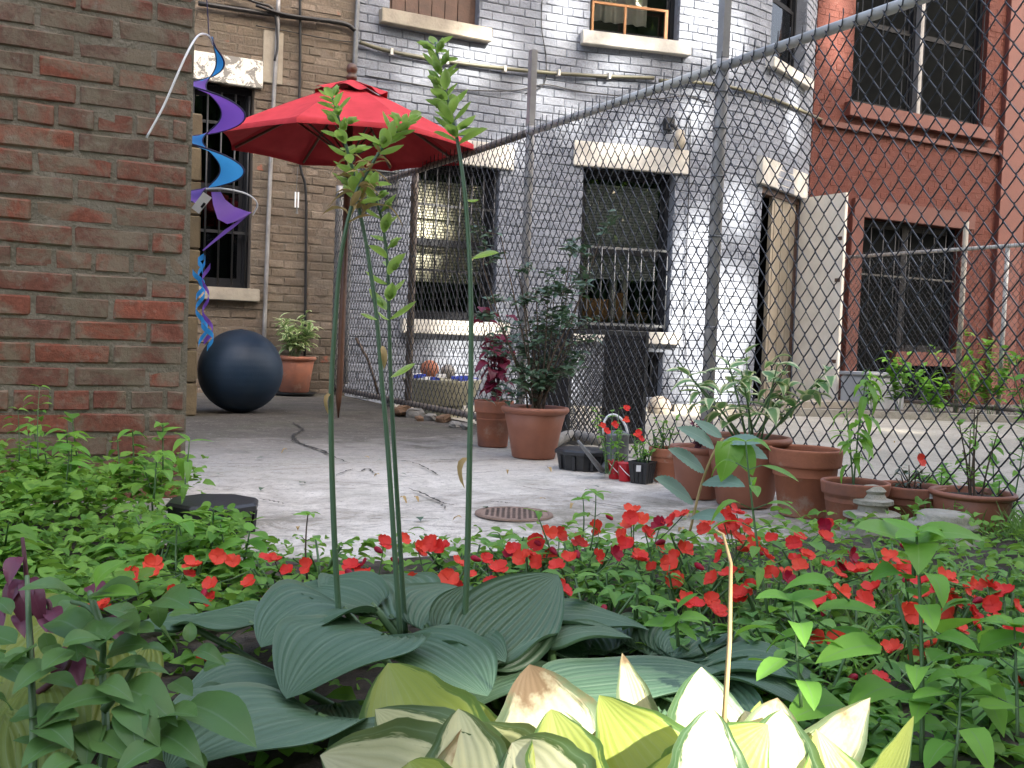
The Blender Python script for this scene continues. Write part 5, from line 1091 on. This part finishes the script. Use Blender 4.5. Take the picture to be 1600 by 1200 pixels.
cover('ground_cover', 'small leaves carpeting the soil under the flowers and hostas', mid_bed, 5200, ['cover', 'cover', 'weed'], (.02, .042), 62, .05)
random.seed(63); it = []
for k in range(2600):
    x, y = random.choice([(ru(2.8, 3.6), ru(1.9, 3.3)), (ru(2.76, 3.0), ru(2.0, 4.2)), (ru(1.15, 1.9), ru(1.05, 1.6)), (ru(2.5, 2.8), ru(1.7, 2.3))]); it.append((lv('grass'), lmx((x, y, -.09 if x > 2.78 else .035), rdir(.6, 1.4), rdir(), ru(.04, .11))))
tag(join_inst(None, 'grass', it), 'thin grass along the fence foot and in the bed', 'grass')
lw2 = []
for k in range(26):      # taller individual plants in the left tangle
    while True:
        x, y = ru(-.5, .45), ru(2.0, 3.2)
        if PX(V((x, y, .1)))[0] > -40: break
    b = V((x, y, .02)); t = T('weed', 'leafy green weed in the tangle at the foot of the brick wall', 'weed', b, 'weeds below the brick wall'); lw2.append((t, x, y)); h_ = ru(.12, .26)*(.6+.4*(y > 2.6)); q = b+V((ru(-.04, .04), ru(-.04, .02), h_))
    MB().tube([b, (b+q)*.5+V((.008, 0, 0)), q], [.003, .0025, .0015], 5, False).build('stem', 'stem_green', t, True)
    for j in range(14): f_ = ru(.3, 1.); leaf(t, random.choice(['weed', 'weed', 'cover', 'bright'] if k % 3 == 0 else ['weed', 'cover']), b.lerp(q, f_), rdir(-.3, .4), ru(.04, .075))

lw2.sort(key=lambda i: -i[2])
for k, (t, x, y) in enumerate(lw2):
    r_, m_ = divmod(k, 4); same = sorted(lw2[r_*4:r_*4+4], key=lambda i: i[1]); j = [i[0] for i in same].index(t)
    t['label'] = 'leafy weed, '+('leftmost', 'second from the left', 'third from the left', 'rightmost')[j]+' '+('touching the foot of the brick wall', 'just before the brick wall foot', 'in the back of the left tangle', 'in the middle of the left tangle', 'in the front half of the left tangle', 'near the front of the left tangle', 'at the very front of the left tangle')[r_]
# ------------------------------------------------------------------ potted plants
def top(p, f_=.88): return ORG[p.name]+V((0, 0, 0))
def potted(name, label, cat, base, group=None): return T(name, label, cat, base, group)
# dark shrub
b = V(pB.location)+V((0, 0, .205)); t = potted('shrub', 'dark small leaved shrub growing in the large terracotta pot', 'shrub', b); random.seed(71); tips = []
for k in range(16):
    e = (V((ru(-.45, .55), ru(-.4, .4), 1))).normalized(); L = ru(.3, .78) if k > 4 else ru(.65, .9); pts = [b+V((ru(-.03, .03), ru(-.03, .03), 0)), b+e*L*.4+V((ru(-.03, .03), 0, 0)), b+e*L]; P_ = spline(pts, 5); MB().tube(P_, [.006*(1-.7*i/len(P_)) for i in range(len(P_))], 5, False).build('branch', 'stem_brown', t, True)
    for j in range(5):
        s_ = random.choice(P_[3:]); q = s_+rdir(-.1, .8)*ru(.08, .18); tips.append((s_, q)); MB().tube([s_, q], [.0025, .001], 4, False).build('twig', 'stem_brown', t)
its = []
for k in range(1500):
    s_, q = random.choice(tips); p = s_.lerp(q, ru(.2, 1.15))+V((ru(-.02, .02),)*3); its.append((lv('dark'), lmx(p, rdir(-.4, .7), UP+rdir()*.6, ru(.03, .055))))
for me, mx in its[:290]: place(me, 'leaf', mx, t)
join_inst(t, 'foliage', its[290:])
# burgundy plant
b = V(pA.location)+V((0, 0, .2)); t = potted('coleus', 'burgundy leaved plant with ragged leaves in the pot beside the shrub', 'plant', b); random.seed(72)
for k in range(7):
    e = V((ru(-.2, .22), ru(-.15, .15), 1)).normalized(); L = ru(.25, .5); q = b+e*L; MB().tube([b, b+e*L*.5, q], [.005, .004, .002], 5, False).build('stem', 'stem_purple', t, True)
    for j in range(9): leaf(t, 'burg', b.lerp(q, ru(.15, 1.02)), rdir(-.6, .15), ru(.06, .1))
# dark red foliage and flowers behind small pots
def clump(name, label, base, n, hr, sp_, kind, Lr, stem, seed, ns=8, cat='plant', el=(-.2, .7)):
    random.seed(seed); t = potted(name, label, cat, base); base = V(base)
    for k in range(ns):
        e = V((ru(-sp_, sp_), ru(-sp_, sp_), 1)).normalized(); L = ru(*hr); q = base+e*L; s0 = base+V((ru(-.03, .03), ru(-.03, .03), 0)); MB().tube([s0, s0.lerp(q, .5)+V((ru(-.01, .01), 0, 0)), q], [.003, .0025, .0015], 5, False).build('stem', stem, t, True)
        for j in range(n//ns): leaf(t, kind, s0.lerp(q, ru(.3, 1.05)), rdir(*el), ru(*Lr))
    return t
clump('red_foliage', 'dark red leafy plant in the pot before the fence post', V(pH.location)+V((0, 0, .165)), 60, (.06, .13), .7, 'burg', (.02, .04), 'stem_purple', 73)
t = clump('bedding_plant', 'small green plant with orange red blooms behind the watering can', V(nb.location)+V((-.06, .12, .02)), 70, (.16, .28), .35, 'bright', (.02, .035), 'stem_green', 74)
for k in range(5): q = V(t.location)+V((ru(-.07, .07), ru(-.05, .02), ru(.16, .27))); place(FL[k], 'flower', lmx(q, V((1, 0, .2)), UP-fw, .03), t)
t = clump('bedding_plant', 'small leafy plant with red bloom in the black nursery pot', V(nb.location)+V((0, 0, .07)), 60, (.05, .14), .5, 'weed', (.018, .032), 'stem_green', 75)
for k in range(3): q = V(t.location)+V((ru(-.04, .05), ru(-.03, .0), ru(.1, .14))); place(FL[k], 'flower', lmx(q, V((1, 0, .2)), UP-fw, .026), t)
clump('bedding_plant', 'short green sprigs growing in the red pails', V(G(973, 748))+V((0, .02, .05)), 30, (.03, .06), .8, 'weed', (.014, .022), 'stem_green', 76)
clump('bedding_plant', 'leafy green plant behind the small terracotta pot', V(pG.location)+V((0, .05, .1)), 60, (.08, .17), .5, 'imp', (.02, .036), 'stem_green', 77)
# variegated plant in big pot
b = V(pI.location)+V((0, 0, .22)); t = potted('variegated_plant', 'cream edged variegated leafy plant in the big terracotta pot', 'plant', b); random.seed(78)
for k in range(12):
    e = V((ru(-1, 1), ru(-.6, .6), 1)).normalized(); L = ru(.2, .36); s0 = b+V((ru(-.09, .09), ru(-.07, .07), 0)); q = s0+e*L; MB().tube([s0, s0.lerp(q, .5)+V((0, 0, .01)), q], [.0045, .0035, .002], 6, False).build('stem', 'stem_green', t, True)
    for j in range(8): leaf(t, 'var', s0.lerp(q, ru(.35, 1.02)), rdir(-.3, .6), ru(.06, .1), wid=1.15)
clump('variegated_shrub', 'pale edged leafy shrub in the pot against the tan brick wall', V(pZ.location)+V((0, 0, .27)), 290, (.2, .5), .75, 'vars', (.08, .135), 'stem_green', 79, ns=14)
t = clump('weed', 'tall weedy stem in the terracotta pot, left one', V(pK.location)+V((-.04, 0, .12)), 14, (.24, .26), .1, 'brlance', (.05, .075), 'stem_green', 80, ns=1, cat='weed', el=(-.6, .1)); t2 = clump('weed', 'tallest weedy stem with drooping leaves in the terracotta pot', V(pK.location)+V((.02, 0, .12)), 24, (.34, .37), .08, 'brlance', (.06, .09), 'stem_green', 81, ns=1, cat='weed', el=(-.9, .1))
t = clump('bedding_plant', 'small dark plant with a red bloom in the stickered pot', V(pM_.location)+V((.0, 0, .11)), 64, (.06, .12), .8, 'dark', (.018, .03), 'stem_brown', 82)
place(FL[1], 'flower', lmx(V(t.location)+V((.04, 0, .1)), V((1, 0, 0)), UP*.5-fw, .04), t)
clump('bedding_plant', 'few thin leafy stems in the wide low pot', V(pN.location)+V((.0, 0, .11)), 40, (.14, .3), .4, 'weed', (.025, .04), 'stem_brown', 83, ns=6)
# plants beyond the fence
for k, (x, y, Y, h_, kd, n_, lab) in enumerate(((1405, 650, 7.4, .75, 'weed', 60, 'tall leafy weed in the planting strip before the dark doorway'), (1360, 650, 7.5, .5, 'lance', 40, 'narrow leaved plant in the planting strip beside the white door'), (1545, 650, 6.9, .95, 'weed', 90, 'tall bushy weed in front of the red brick wall'), (1500, 650, 7.0, .8, 'brlance', 60, 'spiky green weed by the second fence post'), (1460, 655, 7.0, .5, 'bright', 50, 'bright green low plant in the planting strip'))):
    p = F(x, y, Y); clump('yard_plant', lab, V((p.x, p.y, -.09)), int(n_*1.8), (h_*.5, h_), .35, kd, (.07, .14), 'stem_green', 90+k, ns=6)
for k, (yy, h_, lab) in enumerate(((1.85, .62, 'tall leafy creeper on the fence at the right edge'), (2.1, .45, 'bushy green weed behind the fence at the right edge'), (2.35, .25, 'low green weed behind the fence near the stickered pot'))):
    clump('fence_weed', lab, V((2.82, yy, -.08)), 170, (h_*.4, h_*1.15), .4, 'weed', (.03, .06), 'stem_green', 96+k, ns=8, cat='weed')
# fallen leaves on the patio
random.seed(88)
for k in range(48):
    p = G(ru(300, 1100), ru(690, 870)) if k % 3 else G(ru(1150, 1560), ru(655, 740), -.1)
    place_o = bpy.data.objects.new('fallen_leaf', lv('straw' if k % 2 else 'dark')); COL.objects.link(place_o); place_o.matrix_world = lmx((p.x, p.y, p.z+.012), V((math.cos(k*2.3), math.sin(k*2.3), 0)), UP, ru(.02, .035), 1.6); tag(place_o, 'small fallen dry leaf lying on the concrete', 'leaf', 'fallen leaves on the concrete')

# ================================================================== unseen shade trees behind the viewer, crowns shaped to shade and dapple the scene
SR = V((math.cos(SUN_AZ), math.sin(SUN_AZ), 0)); SU = SUN.cross(SR)*-1
if SU.z < 0: SU = -SU
def ab(p): return p.dot(SR), p.dot(SU)
lit = []
def patch(px, py, rx, ry, ang=0, at=None):
    p = at if at else FC(px, py); z = PX(p)[2]; a, b = ab(p); lit.append((a, b, rx*z/1600, ry*z/1600*.85, R_(ang)))
for q in ((745, 82, 46, 22, 10), (1090, 25, 30, 56, 0), (880, 30, 18, 34, 0), (960, 112, 34, 9, 5), (735, 165, 20, 10, 0), (1076, 450, 28, 115, -8), (1142, 490, 40, 70, 25), (1152, 330, 20, 40, 25), (1110, 600, 55, 42, 0), (660, 110, 22, 16, 0), (1140, 60, 22, 40, 20), (840, 150, 18, 22, 0), (705, 560, 26, 50, 0), (740, 505, 45, 12, 0), (860, 600, 30, 45, 0), (980, 215, 34, 10, 5), (1085, 180, 14, 36, 0), (800, 235, 18, 18, 0), (1240, 180, 12, 40, 0), (1290, 50, 10, 70, 0), (680, 340, 32, 40, 0), (1110, 590, 30, 18, 0), (900, 190, 12, 10, 0)): patch(*q)
patch(0, 0, 70, 28, 0, at=F(1050, 655, 8.0)); patch(0, 0, 30, 10, 0, at=F(1400, 672, 6.0))
for x, y, rx, ry in ((660, 1170, 150, 60), (800, 1150, 170, 90), (960, 1130, 200, 110), (1090, 1110, 170, 110), (1220, 1160, 170, 80)): patch(0, 0, rx, ry, 0, at=W(x, y, 1.05))
random.seed(101)
gw = T('sky_block_wall', 'long unseen wall added far behind the viewer to block the low sky', 'wall', (4, -11.5, -.16)); MB().box((-24, -11.8, -.16), (32, -11.5, 3.4)).build('wall_body', 'wood_dark', gw); MB().box((-24.1, -11.86, 3.403), (32.1, -11.44, 3.5)).build('coping', 'stone_sill', gw)  # unseen wall added to keep bright low sky out of the window reflections
TREES = (('tall leafy shade tree behind the viewer on the left', -2.5, -8.8, 12.5, 3.6), ('tall leafy shade tree behind the viewer in the middle', 3.2, -8.2, 15, 4.2), ('tall leafy shade tree behind the viewer on the right', 9.2, -8.6, 17, 4.2), ('tall leafy shade tree second from the right behind the viewer', 15, -8.4, 17.5, 4.2), ('tall leafy shade tree farthest right behind the viewer', 20.5, -8.8, 17, 3.8))
for lab, tx, ty, hh, rad in TREES:
    t = T('shade_tree', lab, 'tree', (tx, ty, -.16)); b = V((tx, ty, -.16)); tr = MB(); tr.tube(spline([b, b+V((.1, .05, hh*.3)), b+V((-.1, 0, hh*.6)), b+V((0, 0, hh*.92))], 6), [.24-.2*i/18 for i in range(19)], 10); tr.build('trunk', 'bark', t, True)
    br = MB()
    for k in range(12): a = k*2.4; z = hh*(.3+.5*k/12); e = V((math.cos(a), math.sin(a)*.4, .45)); br.tube([b+V((0, 0, z)), b+V((0, 0, z))+e*rad*.4, b+V((0, 0, z))+e*rad*.8], [.08, .05, .02], 6, False)
    br.build('limb', 'bark', t, True)
    n_ = 19000; v_ = rng.random(n_); edge = np.sqrt(np.maximum(0, 1-np.abs(2*v_-1)**3)); u = rng.uniform(-1, 1, n_)
    C = np.stack([tx+u*rad*np.maximum(.85, edge), ty+rng.uniform(-1.2, 1.2, n_), 1.0+v_*hh*1.05], 1)
    nr = np.array(SUN)+rng.normal(0, .55, (n_, 3)); nr /= np.linalg.norm(nr, axis=1)[:, None]; D = np.cross(nr, rng.normal(0, 1, (n_, 3))); D /= np.linalg.norm(D, axis=1)[:, None]; S_ = np.cross(nr, D); L = rng.uniform(.26, .5, n_)[:, None]
    bad = np.zeros(n_, bool)
    for fx in (-.5, -.25, 0, .25, .5):
        for fy in (-1, -.5, 0, .5, 1):
            if abs(fx)*2+abs(fy) > 1.01: continue
            q = C+D*L*fx+S_*L*.36*fy; qa, qb = q @ np.array(SR), q @ np.array(SU)
            for (ca, cb, ra, rb_, an) in lit: bad |= (((qa-ca)*math.cos(an)+(qb-cb)*math.sin(an))/ra)**2+((-(qa-ca)*math.sin(an)+(qb-cb)*math.cos(an))/rb_)**2 < 1  # crown leaves dropped along the sun rays to each wanted sun patch
    C, D, S_, L = C[~bad], D[~bad], S_[~bad], L[~bad]; Q = np.stack([C-D*L*.5, C+S_*L*.36, C+D*L*.5, C-S_*L*.36], 1).reshape(-1, 3)
    vs = [tuple(x) for x in Q]; fs = [(4*i, 4*i+1, 4*i+2, 4*i+3) for i in range(len(C))]
    MB().add(vs, fs).build('crown', 'leaf_tree', t)
